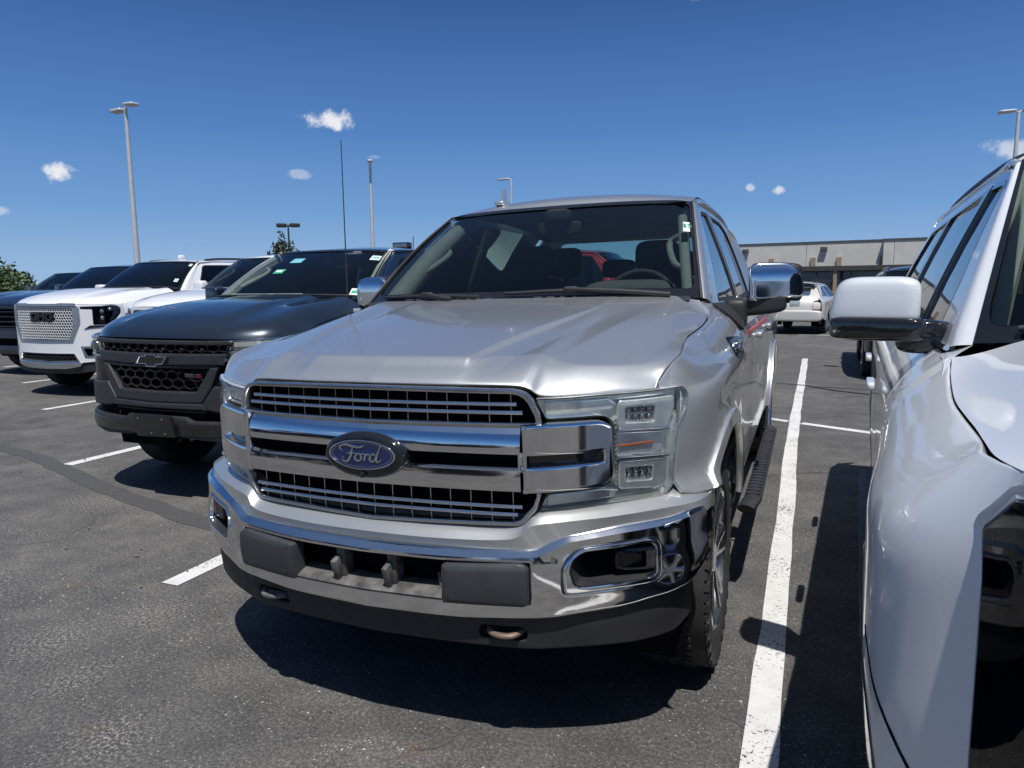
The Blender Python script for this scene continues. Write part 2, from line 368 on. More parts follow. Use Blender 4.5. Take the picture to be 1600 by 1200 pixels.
def text_mesh(body, size, depth, bold=.0, shear=0, space=1.0, sx=1.0):
    cu = bpy.data.curves.new('text', 'FONT'); cu.body = body; cu.size = size; cu.extrude = depth / 2; cu.offset = bold; cu.shear = shear
    cu.align_x = 'CENTER'; cu.align_y = 'CENTER'; cu.space_character = space; cu.resolution_u = 3
    o = bpy.data.objects.new('text', cu); col.objects.link(o); me = bpy.data.meshes.new_from_object(o.evaluated_get(bpy.context.evaluated_depsgraph_get()))
    bpy.data.objects.remove(o); bpy.data.curves.remove(cu)
    me.transform(Matrix.Scale(sx, 4, (1, 0, 0))); return me
def put_text(name, me, mat, parent, M):
    me.transform(M); me.materials.clear(); me.materials.append(mat); return link(name, me, parent)
def frame(o, xa, ya):
    """matrix taking local x to xa, y to ya, at o"""
    xa = Vector(xa).normalized(); ya = Vector(ya); za = xa.cross(ya).normalized(); ya = za.cross(xa)
    m = Matrix((xa, ya, za)).transposed().to_4x4(); m.translation = o; return m
class Plan:
    """front outline seen from above: half curve of (x, y); s runs along it, signed"""
    def __init__(s, P, off=None):
        h = cr(P, 16); f = np.vstack([h[:0:-1] * [-1, 1], h]); d = np.r_[0, np.cumsum(np.linalg.norm(np.diff(f, axis=0), axis=1))]
        s.t = d - d[len(h) - 1]; s.x, s.y = f[:, 0], f[:, 1]; s.off = off
        s.nx = np.gradient(s.y, s.t); s.ny = -np.gradient(s.x, s.t)     # outward (towards -y)
    def s_(s, x): return np.interp(x, s.x, s.t)
    def L(s, pts): p = np.array(pts, float); p[:, 0] = s.s_(p[:, 0]); return p
    def __call__(s, p):
        t, z = p[:, 0], p[:, 1]; o = s.off(np.interp(t, s.t, s.x), z) if s.off else 0 * t
        e = np.clip(np.abs(t) - s.t[-1], 0, None)
        x = np.interp(t, s.t, s.x) + np.sign(t) * e * abs(s.ny[-1]) * 0; y = np.interp(t, s.t, s.y) + e
        return np.stack([x + np.interp(t, s.t, s.nx) * o, y + np.interp(t, s.t, s.ny) * o, z], 1)
def sym(P):
    """right half of an outline, top to bottom on the +x side -> whole outline"""
    P = np.asarray(P, float); return np.vstack([P, P[::-1] * [-1, 1]])
def arc(y, z, r, a0, a1, n=14):
    a = np.radians(np.linspace(a0, a1, n)); return np.stack([y + r * np.cos(a), z + r * np.sin(a)], 1)
def wheel(parent, x, y, r, width, rimr, tyre_mat, rim_mat, spokes=6, side=1, tread=False, twin=True):
    """tyre and rim as two parts; side is the outward direction along x"""
    o = (x, y, r); w2 = width / 2; m = MB()
    m.lathe([(rimr - .012, w2 * .6), (rimr, w2 * .86), (rimr + .012, w2 * .95), (r - .07, w2 * 1.0), (r - .035, w2 * .96), (r - .012, w2 * .88), (r - (.009 if tread else 0), w2 * .72), (r - (.009 if tread else 0), 0), (r - (.009 if tread else 0), -w2 * .72), (r - .012, -w2 * .88), (r - .05, -w2), (rimr, -w2 * .86), (rimr - .012, -w2 * .6)], (0, 0, 0), (side, 0, 0), 56)
    if tread:
        n = 66
        for i in range(n):
            a = 2 * np.pi * i / n
            for k, (lx, wd, ph, ln) in enumerate([(.80, .30, 0, .62), (.40, .26, .5, .55), (.0, .24, .25, .6), (-.40, .26, .75, .55), (-.80, .30, .5, .62)]):
                b = a + ph * 2 * np.pi / n; ca, sa = math.cos(b), math.sin(b)
                rot = np.array([[1, 0, 0], [0, -sa, ca], [0, ca, sa]]); drop = .012 if abs(lx) > .6 else 0
                m.box((side * lx * w2, (r - .0085 - drop) * ca, (r - .0085 - drop) * sa), (wd * w2, ln * 2 * np.pi * r / n, .015), rot)
            if i % 2 == 0:                                         # shoulder lugs
                ca, sa = math.cos(a), math.sin(a); rot = np.array([[1, 0, 0], [0, -sa, ca], [0, ca, sa]])
                m.box((side * w2 * .965, (r - .04) * ca, (r - .04) * sa), (.008, .030, .035), rot)
    t = m.build('tyre', tyre_mat, parent, angle=25, loc=o)
    m = MB(); d = w2 * .90
    m.lathe([(rimr + .002, d), (rimr - .012, d + .006), (rimr - .022, d - .004), (rimr - .03, d - .05), (rimr - .04, -w2 * .7)], (0, 0, 0), (side, 0, 0), 48)
    m.lathe([(0, d - .012), (.055, d - .012), (.07, d - .03), (.075, d - .07)], (0, 0, 0), (side, 0, 0), 24)
    for i in range(spokes):
        for q in ((-.13, .13) if twin else (0,)):
            a = 2 * np.pi * i / spokes + q * .55; b = 2 * np.pi * i / spokes + q * 1.15
            P = [(side * (d - .030), .06 * math.cos(a), .06 * math.sin(a)), (side * (d - .020), rimr * .55 * math.cos(b), rimr * .55 * math.sin(b)), (side * (d - .012), (rimr - .02) * math.cos(b), (rimr - .02) * math.sin(b))]
            m.tube(P, [.030, .022, .026] if twin else [.045, .04, .05], 8, flat=.6, up=(1, 0, 0), smooth=3)
    rm = m.build('rim', rim_mat, parent, angle=40, loc=o)
    m = MB(); m.lathe([(0, .0), (rimr - .05, .0)], (0, 0, 0), (side, 0, 0), 32); m.build('brake_disc', lamp_dark, parent, loc=o)
    return t, rm
# ------------------------------------------------------------------ vehicles: shared body builder
class Body:
    """one side of a car body as a surface x(y, z), mirrored for the other side. y runs from front to rear, z up."""
    def __init__(s, W, zs, low=None, rad=.16, turn=.11, extra=None):
        s.W = spl(W); s.zs = spl(zs); s.low = lin(low or [(.3, .05), (.55, .012), (.75, 0), (3, 0)]); s.rad = rad; s.turn = turn; s.extra = extra
    def x(s, y, z):
        d = np.clip((s.rad - (s.zs(y) - z)) / s.rad, 0, 1.6); v = s.W(y) - s.low(z) - s.turn * d**2
        return v + s.extra(y, z) if s.extra else v
    def __call__(s, p): return np.stack([s.x(p[:, 0], p[:, 1]), p[:, 0], p[:, 1]], 1)
    def top(s, a, b, n=10):
        y = np.linspace(a, b, n); return np.stack([y, s.zs(y)], 1)
class Glasshouse:
    """cabin side above the belt: leans in from the belt line"""
    def __init__(s, body, lean, inset=.02, bow=.03, belt=None):
        s.b = body; s.lean = lean; s.i = inset; s.bow = bow; s.zb = belt
    def x(s, y, z):
        zb = s.b.zs(y) if s.zb is None else s.zb + 0 * y; xb = s.b.x(y, zb) - s.i; h = z - zb
        return xb - h * s.lean - s.bow * np.clip(h, 0, 1)**2 * 2
    def __call__(s, p): return np.stack([s.x(p[:, 0], p[:, 1]), p[:, 0], p[:, 1]], 1)
def hood_mesh(lip, seam, cowl, prof, n=40, m=44, thick=True):
    """lip, seam, cowl: half curves; the sheet runs from the lip (front) to the cowl; prof(s, t) adds height, s 0..1 from the middle outwards"""
    lipc = cr(lip, 12); cw = cr(cowl, 12); sm_ = cr(seam, 12)
    def along(c, k):
        d = np.r_[0, np.cumsum(np.linalg.norm(np.diff(c, axis=0), axis=1))]; d /= d[-1]; return np.stack([np.interp(k, d, c[:, i]) for i in range(3)], 1)
    S = np.linspace(0, 1, n + 1); T = np.linspace(0, 1, m + 1); T = T**1.35
    A = along(lipc, S); B = along(cw, S); E = along(sm_, T); return S, T, A, B, E
def windshield(base, top, bow_y=.0, nu=24, nv=12):
    """base and top are half arcs [(x,y,z) middle .. corner]; returns surface(a,b), a across in -1..1, b 0..1 upwards"""
    bc = cr(base, 10); tc = cr(top, 10)
    def f(p):
        a, b = p[:, 0], p[:, 1]; k = np.abs(a) * (len(bc) - 1); ix = np.arange(len(bc))
        q = []
        for i in range(3):
            u = np.interp(k, ix, bc[:, i]); v = np.interp(k, ix, tc[:, i])
            if i == 0: u = u * np.sign(a); v = v * np.sign(a)
            q.append(u + (v - u) * b)
        q[2] = q[2] + .022 * np.sin(np.pi * np.clip(b, 0, 1)); q[1] = q[1] - .018 * np.sin(np.pi * np.clip(b, 0, 1))
        return np.stack(q, 1)
    return f
def glass_panel(parent, surf, name, mat, trim=.02, frit=(.05, .05), r=.06, fm=None):
    """windshield glass with a black ceramic border behind it (surface in the unit square of windshield())"""
    o = [(-1 + trim, .0), (1 - trim, .0), (1 - trim, 1), (-1 + trim, 1)]
    g = MB(); G = surf(np.stack(np.meshgrid(np.linspace(-1, 1, 41), np.linspace(0, 1, 17)), -1).reshape(-1, 2)).reshape(17, 41, 3); g.grid(G); w = g.build(name, mat, parent)
    if frit:
        fx, fz = frit; q = MB()
        inner = rnd([(-1 + fx, fz * 1.6), (1 - fx, fz * 1.6), (1 - fx, 1 - fz), (-1 + fx, 1 - fz)], [.10, .10, .05, .05])
        q.plate([np.array([(-.999, .001), (.999, .001), (.999, .999), (-.999, .999)]), inner], surf, h=-.005, t=.001, bev=0, res=.08, flip=True)
        q.build('frit_band', fm or gloss_black, w)
    return w
def seat(parent, x, y, z, mat, w=.50, head=True):
    m = MB(); m.squad((x, y, z + .10), (w, .50, .18), .45); m.squad((x, y + .27, z + .42), (w, .17, .62), .45, rot=rotx(-14)); sb = m.build('seat', mat, parent, angle=60)
    if head:
        h = MB(); h.squad((x, y + .36, z + .83), (.27, .11, .20), .5, rot=rotx(-8)); h.tube([(x - .06, y + .35, z + .68), (x - .06, y + .36, z + .8)], .008, 6); h.tube([(x + .06, y + .35, z + .68), (x + .06, y + .36, z + .8)], .008, 6)
        h.build('headrest', mat, sb, angle=60)
def rotx(d):
    a = R_(d); return np.array([[1, 0, 0], [0, math.cos(a), -math.sin(a)], [0, math.sin(a), math.cos(a)]])
def rotz(d):
    a = R_(d); return np.array([[math.cos(a), -math.sin(a), 0], [math.sin(a), math.cos(a), 0], [0, 0, 1]])
def roty(d):
    a = R_(d); return np.array([[math.cos(a), 0, math.sin(a)], [0, 1, 0], [-math.sin(a), 0, math.cos(a)]])
def roof_mesh(parent, mat, edge, crown, n=14, name='roof'):
    """edge: list of (x, y, z) along the gutter from front to rear; crown: list of (y, z) along the middle"""
    e = cr(edge, 6); c = cr(crown, 6); k = len(e); cy = np.interp(np.linspace(0, 1, k), np.linspace(0, 1, len(c)), c[:, 0]); cz = np.interp(np.linspace(0, 1, k), np.linspace(0, 1, len(c)), c[:, 1])
    S = np.linspace(-1, 1, 2 * n + 1); G = np.zeros((k, len(S), 3))
    for i in range(k):
        a = np.abs(S); G[i, :, 0] = S * e[i, 0]; G[i, :, 1] = cy[i] + (e[i, 1] - cy[i]) * a**2; G[i, :, 2] = e[i, 2] + (cz[i] - e[i, 2]) * (1 - a**2.6)
    return MB().grid(G).build(name, mat, parent)
# ------------------------------------------------------------------ the silver pickup in the middle
def silver_pickup():
    T = thing('pickup_truck', 'silver four-door pickup with chrome grille bars and a blue oval emblem, nearest in the middle', 'pickup truck', (0, 0, -.0157))
    T.rotation_euler = (0, R_(-1.0), 0)
    F = Plan([(0, .02), (.25, .033), (.5, .063), (.62, .11), (.72, .175), (.8, .235), (.885, .315), (.925, .375), (.955, .46), (.975, .56)])
    tn = lambda y: .035 + .08 * sm(.3, .7, y)
    def ext(y, z):                                            # flares round the wheels, bulge of the nose below the lamps
        e = 0 * y
        for ya in (.875, 4.58):
            d = np.hypot(y - ya, z - .43); e = e + .015 * (1 - sm(.56, .60, d)) * (1 - .35 * sm(.50, .56, d))
        e = e + .055 * (1 - sm(.78, .86, z)) * (1 - sm(.40, .62, y))
        e = e + .012 * np.exp(-((z - 1.14) / .035)**2) * sm(.7, 1.3, y) - .010 * np.exp(-((z - .80) / .12)**2) * sm(1.2, 1.5, y) * (1 - sm(3.2, 3.6, y))
        return e
    B = Body([(.30, .885), (.37, .922), (.45, .955), (.6, .983), (.8, .998), (1.1, 1.003), (2, 1.0), (3.5, .998), (5, .995), (5.6, .985), (5.83, .955)],
             [(.285, 1.142), (.34, 1.19), (.42, 1.226), (.7, 1.268), (1.0, 1.292), (1.17, 1.312), (1.27, 1.328), (1.4, 1.348), (1.6, 1.358), (2, 1.36), (3.4, 1.365), (3.55, 1.37), (3.75, 1.40), (5.83, 1.41)],
             rad=.17, turn=tn, extra=ext)
    B.turn = 0; oldx = B.x
    B.x = lambda y, z: B.W(y) - B.low(z) + ext(y, z) - tn(y) * np.clip((.17 - (B.zs(y) - z)) / .17, 0, 1.6)**2
    # --- side panels
    zsill = .56; ya, za, Ra = .875, .43, .505
    def both(name, loop, mat=silver, h=0., t=.015, bev=.004, res=.05, surf=B, parent=T, **k):
        o = MB().plate(loop, surf, h, t, bev, res, **k).build(name, mat, parent); return o, flipx(o)
    a0 = math.degrees(math.asin((.79 - za) / Ra))
    fl = np.vstack([[(.345, 1.06), (.325, .90), (.32, .82), (.36, .805), (.41, .802)], [(.455, .80)], arc(ya, za, Ra, 180 - a0, 15, 22), [(1.41, zsill)], B.top(1.412, .30, 34), [(.297, 1.138), (.36, 1.130)]])
    both('fender', fl, h=0, res=.035)
    both('front_door', np.vstack([[(1.42, zsill), (2.555, zsill)], B.top(2.555, 1.42, 12)]))
    both('rear_door', np.vstack([[(2.565, zsill), (3.50, zsill)], B.top(3.50, 2.565, 10)]))
    a1 = math.degrees(math.asin((.5 - za) / Ra))
    both('bed_side', np.vstack([[(3.515, .55)], arc(4.58, za, Ra, 180 - a1, a1, 24), [(5.75, .55)], B.top(5.80, 3.515, 20)]))
    both('rocker', [(1.41, .47), (3.51, .47), (3.51, .552), (1.41, .552)], h=-.012)
    both('wheel_arch_lip', np.vstack([arc(ya, za, Ra + .0, 180 - a0, 12, 20), arc(ya, za, Ra + .052, 12, 180 - a0 + 4, 20)]), h=.012, t=.03, bev=.006)
    both('wheel_arch_lip', np.vstack([arc(4.58, za, Ra, 172, 8, 20), arc(4.58, za, Ra + .05, 8, 172, 20)]), h=.012, t=.03, bev=.006)
    for y0 in (ya, 4.58):
        A = arc(y0, .42, .53, -20, 200, 22); o = MB().grid(np.stack([np.stack([0 * A[:, 0] + x, A[:, 0], A[:, 1]], 1) for x in (.93, .55)])).build('wheel_liner', void, T); flipx(o)
    m = MB()
    for x in (-1, 1):
        m.box((x * .45, 2.9, .50), (.12, 5.0, .14)); 
    m.box((0, .875, .42), (1.25, .14, .14)); m.box((0, 4.58, .42), (1.25, .14, .14)); m.box((0, 2.4, .56), (1.76, 2.4, .06)); m.box((0, 4.7, .70), (1.0, 2.1, .05)); m.box((0, .7, .75), (1.4, .9, .5))
    m.build('chassis', void, T)
    # --- hood
    lip = [(0, .030, 1.170), (.25, .043, 1.169), (.46, .072, 1.166), (.505, .080, 1.157), (.545, .093, 1.136), (.68, .160, 1.136), (.80, .247, 1.140), (.832, .283, 1.143)]
    ys = np.array([.283, .31, .36, .44, .56, .72, .9, 1.05, 1.17, 1.25, 1.30]); seam = np.stack([B.x(ys, B.zs(ys)) - .005, ys, B.zs(ys) + .0], 1)
    seam[-3:, 0] -= [.004, .018, .05]; seam[-3:, 2] += [.002, .012, .05]
    cowl = [(0, 1.205, 1.408), (.4, 1.215, 1.407), (.7, 1.25, 1.404), (seam[-1, 0], 1.30, seam[-1, 2])]
    S, Tt, A, Bc, E = hood_mesh(lip, seam, cowl, None, 140, 110)
    G = np.zeros((len(Tt), 2 * len(S) - 1, 3))
    for j, t in enumerate(Tt):
        e = E[j]; a = A; b = Bc
        row = np.zeros((len(S), 3))
        for i, s_ in enumerate(S):
            f = a[i]; r = b[i]
            y = f[1] + (r[1] - f[1]) * t; x = f[0] + (r[0] - f[0]) * t
            # steep front band up to a crease, then a flatter top
            tb = .085 + .055 * sm(.285, .345, x) - .05 * sm(.48, .62, x) + .06 * sm(.70, .86, x); zt_ = lambda q: .060 + .178 * (q - .085) / .915
            kz = zt_(tb) * np.clip(t / tb, 0, 1)**.72 if t < tb else zt_(t); z = f[2] + (r[2] - f[2]) * kz / .238
            w_ = s_**7; x = x * (1 - w_) + e[0] * w_; y = y * (1 - w_) + e[1] * w_
            zc = z
            # shoulder: holds height to the crest, then rolls down to the seam
            k = sm(.80, 1.0, s_)**1.0
            zz = zc + (e[2] - zc) * k
            row[i] = (x, y, zz)
        # raised middle with creased edges, shallow valley outside it
        xp = .285 + .20 * sm(0, 1, t); ax = row[:, 0]
        xr = .50 + .24 * t; row[:, 2] += (.012 * (1 - np.clip((ax - xp) / .014, 0, 1)) * sm(.05, .10, t) + .014 * np.where(ax < xr, np.clip((ax - xr + .11) / .11, 0, 1), np.clip(1 - (ax - xr) / .26, 0, 1)) * sm(.0, .09, t)) * (1 - .9 * sm(.45, .95, t))
        row[-1] = e
        G[j] = np.vstack([row[:0:-1] * [-1, 1, 1], row])
    m = MB().grid(G); edge = G[0]; m.grid(np.stack([edge, edge + [0, .014, -.012], edge + [0, .05, -.016]])); hood = m.build('hood', silver, T, angle=50)
    s1 = np.vstack([seam[-3:] + [.004, 0, -.010], [(.85, 1.335, 1.384)]]); yy = np.array([1.17, 1.25, 1.32, 1.405]); s2 = np.stack([B.x(yy, B.zs(yy)), yy, B.zs(yy) - .002], 1); MB().patch(np.stack([s1, (s1 + s2) / 2 + [.004, 0, .003], s2]), 4, 4).build('cowl_corner', silver, T, angle=60, mirror=True)
    # --- nose below lamps and grille
    RA = [(0, .040, .741), (.25, .052, .743), (.462, .08, .753), (.53, .092, .795), (.62, .134, .803), (.75, .219, .812), (.87, .318, .820), (.918, .40, .828), (.955, .50, .83)]
    RA2 = [(0, .0, .729), (.25, .012, .731), (.465, .04, .738), (.535, .057, .778), (.62, .095, .788), (.75, .172, .796), (.87, .270, .803), (.945, .36, .806), (.985, .47, .808)]
    RB = [(0, -.028, .706), (.25, -.018, .707), (.47, .012, .717), (.53, .03, .756), (.62, .065, .768), (.75, .135, .777), (.88, .235, .785), (.965, .335, .787), (1.0, .47, .79)]
    RC = [(0, -.022, .662), (.25, -.012, .664), (.50, .018, .670), (.57, .04, .692), (.64, .065, .716), (.75, .13, .738), (.89, .225, .748), (.978, .325, .746), (1.003, .47, .742)]
    RC = [(x * .997, y + .012, z) for x, y, z in RC]; RD = [(x * .985, y + .02, z - .004) for x, y, z in RC]; RE = [(x * .985, y + .03, z - .05) for x, y, z in RC]; R0 = [(x, y + .03, z + .012) for x, y, z in RA]
    rows = 0; mir = lambda r: [(-x, y, z) for x, y, z in r[:0:-1]] + r
    m = MB(); m.patch(np.array([mir(r) for r in (R0, RA, RA2)]), 2, 8)
    for pr in ((RA2, RB), (RB, RC), (RC, RD)): m.patch(np.array([mir(r) for r in pr]), 3, 8)
    m.build('lower_fascia', silver, T, angle=24); m = MB(); m.patch(np.array([mir(r) for r in (RD, RE)]), 1, 8); m.build('fascia_seal', void, T)
    # --- black backing behind grille and lamps
    MB().plate(F.L(sym([(0, 1.15), (.80, 1.12), (.87, 1.08), (.86, .76), (0, .66)])), F, -.11, .002, 0, .08).build('radiator_shroud', void, T)
    # --- grille
    g = MB(); g.plate([F.L(sym(rnd([(0, 1.163), (.47, 1.158), (.508, 1.152), (.530, 1.132), (.550, 1.088), (.553, 1.058), (.545, 1.048), (0, 1.046)], .008)[1:-1])) if 0 else F.L(sym([(0, 1.163), (.30, 1.161), (.47, 1.158), (.500, 1.153), (.515, 1.146), (.530, 1.130), (.548, 1.090), (.553, 1.064), (.549, 1.052), (0, 1.046)])),
                       F.L(sym([(0, 1.149), (.47, 1.144), (.490, 1.140), (.505, 1.131), (.517, 1.116), (.534, 1.078), (.537, 1.062), (.533, 1.059), (0, 1.057)]))], F, .016, .03, .003, .04)
    gr = g.build('grille_frame', satin, T)
    low = [(.549, .850), (.547, .835), (.536, .800), (.503, .758), (.480, .748), (0, .735)]; li = [(0, .747), (.470, .760), (.490, .768), (.524, .810), (.534, .838), (.536, .850)]
    lp = np.vstack([np.array(low), np.array(low)[-2::-1] * [-1, 1], np.array(li)[::-1][:-1] * [-1, 1], np.array(li)])
    MB().plate(F.L(lp), F, .016, .03, .003, .04).build('grille_frame', satin, T)
    def sweep(rows, x0, x1, n=60, name='x', mat=chrome, parent=T, angle=28):
        x = np.linspace(x0, x1, n); s = F.s_(x); G = np.stack([F_at(s, o, z) for o, z in rows]); m = MB().grid(G)
        return m.build(name, mat, parent, angle=angle)
    def F_at(s, o, z):
        x = np.interp(s, F.t, F.x) + np.interp(s, F.t, F.nx) * o; y = np.interp(s, F.t, F.y) + np.interp(s, F.t, F.ny) * o; return np.stack([x, y, 0 * x + z], 1)
    for z, hw in ((1.113, .484), (1.088, .500), (.804, .494), (.780, .480)):
        x = np.linspace(-hw, hw, 40); P = F_at(F.s_(x), .004, z); MB().tube(P, .0068, 8).build('grille_bar', chrome, T, angle=60)
    vb = None
    for (za_, zb_, hw) in ((1.058, 1.148, .50), (.748, .850, .49)):
        vb = None
        for k in range(-7, 8):
            x = k * .0665; P = F_at(F.s_(np.array([x])), -.012, (za_ + zb_) / 2)[0]
            if vb is None: vb = MB().box((0, 0, 0), (.0030, .016, zb_ - za_)).build('grille_rib', satin, T, loc=P)
            else:
                o = vb.copy(); col.objects.link(o); o.location = P
    sweep([(-.03, 1.052), (.0, 1.052), (.005, 1.050), (.0215, 1.029), (.0235, 1.026), (.0295, .998), (.0325, .976), (.030, .968), (.024, .965), (-.03, .964)], -.494, .494, 80, 'chrome_bar')
    sweep([(-.03, .930), (.004, .930), (.020, .926), (.030, .918), (.033, .895), (.032, .868), (.026, .856), (.012, .850), (-.03, .849)], -.494, .494, 80, 'chrome_bar')
    MB().plate(F.L(sym([(0, .966), (.494, .966), (.494, .928), (0, .928)])), F, -.03, .002, 0, .06).build('bar_recess', void, T)
    # --- chrome boxes that carry the bars into the lamps
    box = rnd([(.499, 1.055), (.57, 1.060), (.700, 1.062), (.727, 1.045), (.729, .885), (.705, .862), (.60, .856), (.499, .850)], [.002, 0, .02, .03, .03, .02, 0, .002])
    groove = [(.502, .962), (.60, .966), (.702, .968), (.702, .941), (.60, .936), (.502, .931)]
    cb = MB().plate([F.L(box), F.L(groove)], F, .034, .07, .009, .022).build('chrome_end', chrome, T, angle=40)
    gb = MB().plate(F.L(groove), F, .004, .002, 0, .04).build('groove', gloss_black, cb); flip_tree(cb)
    # --- oval emblem
    def ell(a, b, cz, n=56, cx=0): t = np.linspace(0, 2 * np.pi, n, endpoint=False); return np.stack([cx + a * np.cos(t), cz + b * np.sin(t)], 1)
    flat = lambda p: np.stack([p[:, 0], .008 + .16 * p[:, 0]**2, p[:, 1]], 1)
    em = MB().plate(ell(.146, .073, .947), flat, .040, .09, .014, .02).build('emblem', gloss_black, T, angle=60)
    MB().plate([ell(.119, .0470, .952), ell(.1125, .0425, .952)], flat, .048, .012, .002, .02).build('emblem_ring', chrome, em)
    MB().plate(ell(.1125, .0425, .952), flat, .045, .002, 0, .02).build('emblem_field', blue_enamel, em)
    MB().plate([ell(.1065, .0390, .952), ell(.1045, .0374, .952)], flat, .0465, .002, .0003, .02).build('emblem_line', satin, em)
    st = MB()
    def stroke(P, wd, k=6):
        q = cr(np.array(P), k) * .205; q = np.stack([q[:, 0] + .004, np.zeros(len(q)), q[:, 1] + .9545], 1); q[:, 1] = .008 - .0470 + .16 * q[:, 0]**2
        st.tube(q, np.array(wd) * .205, 6, flat=.5, up=(0, 1, 0))
    stroke([(-.35, .03), (-.395, .07), (-.37, .12), (-.28, .135), (-.16, .115), (-.04, .105), (.05, .135)], [.008, .013, .016, .02, .022, .018, .006])
    stroke([(-.17, .115), (-.185, .04), (-.215, -.05), (-.265, -.115), (-.33, -.125), (-.365, -.085), (-.335, -.05)], [.012, .02, .022, .02, .014, .012, .008])
    stroke([(-.275, .0), (-.20, .01), (-.11, .008)], [.008, .014, .008])
    stroke([(-.06, .01), (-.115, -.02), (-.125, -.075), (-.08, -.105), (-.03, -.08), (-.015, -.03), (-.05, .008), (-.02, .0), (.03, .005)], [.012, .018, .02, .016, .016, .018, .014, .01, .008])
    stroke([(.03, .005), (.055, .0), (.045, -.05), (.03, -.10)], [.008, .016, .02, .014]); stroke([(.045, -.05), (.075, -.01), (.105, .008), (.125, -.012)], [.01, .012, .018, .012])
    stroke([(.235, -.005), (.19, .01), (.145, -.02), (.135, -.075), (.17, -.105), (.215, -.075), (.25, -.02)], [.012, .014, .018, .02, .016, .014, .012])
    stroke([(.315, .12), (.285, .06), (.255, -.02), (.245, -.085), (.27, -.105), (.31, -.085), (.345, -.05)], [.014, .018, .02, .018, .014, .01, .006])
    st.build('script_lettering', chrome, em, angle=60)
    MB().lathe([(0, .012), (.008, .011), (.0105, .004), (.0105, 0)], (0, -.034, .889), (0, -1, 0), 16).build('camera_eye', gloss_black, em)
    # --- headlights
    lens = rnd([(.540, 1.124), (.70, 1.129), (.843, 1.132), (.913, 1.138), (.924, 1.114), (.922, 1.078), (.902, 1.02), (.893, .9), (.890, .84), (.866, .809), (.798, .808), (.545, .795), (.556, .826), (.57, .844), (.712, .853), (.741, .878), (.741, 1.05), (.712, 1.073), (.565, 1.070)],
               [.004, 0, 0, .012, .02, .01, .03, 0, .03, .02, 0, .004, .004, .01, .03, .03, .03, .03, .01])
    hl = MB().plate(F.L(lens), F, .010, .012, .005, .03).build('headlight', lens_clear, T, angle=60)
    MB().plate(F.L(lens), F, -.026, .002, .0, .03).build('lamp_housing', lamp_grey, hl)
    wl = MB(); s_ = F.L(lens)
    wl.plate([F.L(lens), inset(F.L(lens), .004)], F, .0035, .030, .0, .03); wl.build('lamp_rim', lamp_grey, hl)
    MB().plate([F.L(rnd([(.752, 1.112), (.895, 1.118), (.898, 1.085), (.882, 1.018), (.752, 1.024)], .012)), F.L(rnd([(.772, 1.088), (.848, 1.088), (.845, 1.042), (.772, 1.046)], .006))], F, -.004, .03, .004, .03).build('projector_frame', lamp_grey, hl, angle=50)
    MB().plate([F.L(rnd([(.752, .928), (.880, .926), (.876, .845), (.858, .832), (.752, .842)], .012)), F.L(rnd([(.772, .906), (.842, .904), (.840, .862), (.772, .866)], .006))], F, -.004, .03, .004, .03).build('projector_frame', lamp_grey, hl, angle=50)
    for z0, z1 in ((1.040, 1.090), (.862, .908)):
        q = MB(); xs = np.linspace(.775, .845, 5)
        for i in range(4):
            for k in range(2):
                c = F_at(F.s_(np.array([(xs[i] + xs[i + 1]) / 2])), -.020, z0 + (z1 - z0) * (.27 + .46 * k))[0]; q.squad(c, (.017, .014, .02), .7, 10, 8)
        q.build('projector', lamp_led, hl, angle=60)
    MB().plate(F.L([(.750, 1.014), (.878, 1.006), (.872, .944), (.750, .938)]), F, -.018, .01, .003, .03).build('turn_signal', lamp_grey, hl)
    MB().plate(F.L(rnd([(.757, .975), (.846, .979), (.846, .9725), (.757, .9685)], .001)), F, -.010, .008, .003, .03).build('amber_strip', amber_lens, hl)
    for z in (1.019, .936):
        MB().plate(F.L([(.748, z + .006), (.882, z + .000), (.882, z - .008), (.748, z - .004)]), F, .002, .03, .002, .03).build('lamp_rib', satin, hl)
    q = MB()
    for k in range(15):
        z = .868 + k * .0132; c = F_at(F.s_(np.array([.7455])), -.004, z)[0]; q.squad(c, (.008, .008, .010), .6, 8, 6)
    q.build('lamp_beads', lamp_led, hl, angle=60)
    MB().plate(F.L([(.56, 1.116), (.73, 1.121), (.755, 1.10), (.735, 1.082), (.565, 1.078)]), F, -.012, .012, .004, .03).build('upper_reflector', lamp_grey, hl)
    MB().plate(F.L([(.565, .838), (.71, .846), (.755, .838), (.74, .816), (.565, .802)]), F, -.012, .012, .004, .03).build('lower_reflector', lamp_grey, hl)
    flip_tree(hl)
    # --- bumper
    zc = lin([(0, .660), (.33, .662), (.554, .669), (.592, .687), (.64, .710), (.774, .729), (.9, .741), (1.02, .768)])
    Bp = Plan([(0, -.065), (.27, -.047), (.50, -.006), (.58, .018), (.65, .052), (.8, .135), (.92, .225), (.975, .30), (.998, .38), (1.006, .46), (1.008, .56)],
              off=lambda x, z: -1.1 * np.clip(z - zc(np.abs(x)), 0, 1) - .010 * np.clip((z - .6) / .08, -1, 1)**2)
    top = [(0, .683), (.33, .684), (.552, .689), (.592, .709), (.64, .730), (.774, .749), (.91, .760), (.975, .775), (.998, .790)]
    bot = [(.9985, .615), (.985, .585), (.955, .548), (.90, .528), (.773, .502), (.603, .483), (.325, .470), (0, .468)]
    hole = [(-.533, .524), (.533, .524), (.533, .652), (.27, .648), (-.27, .648), (-.533, .652)]
    fog = rnd([(.640, .664), (.676, .690), (.858, .706), (.880, .690), (.878, .592), (.858, .574), (.655, .553), (.626, .556), (.622, .63)], [.012, .012, .02, .02, .02, .02, .015, .015, .01])
    mf = lambda l: (np.asarray(l) * [-1, 1])[::-1]
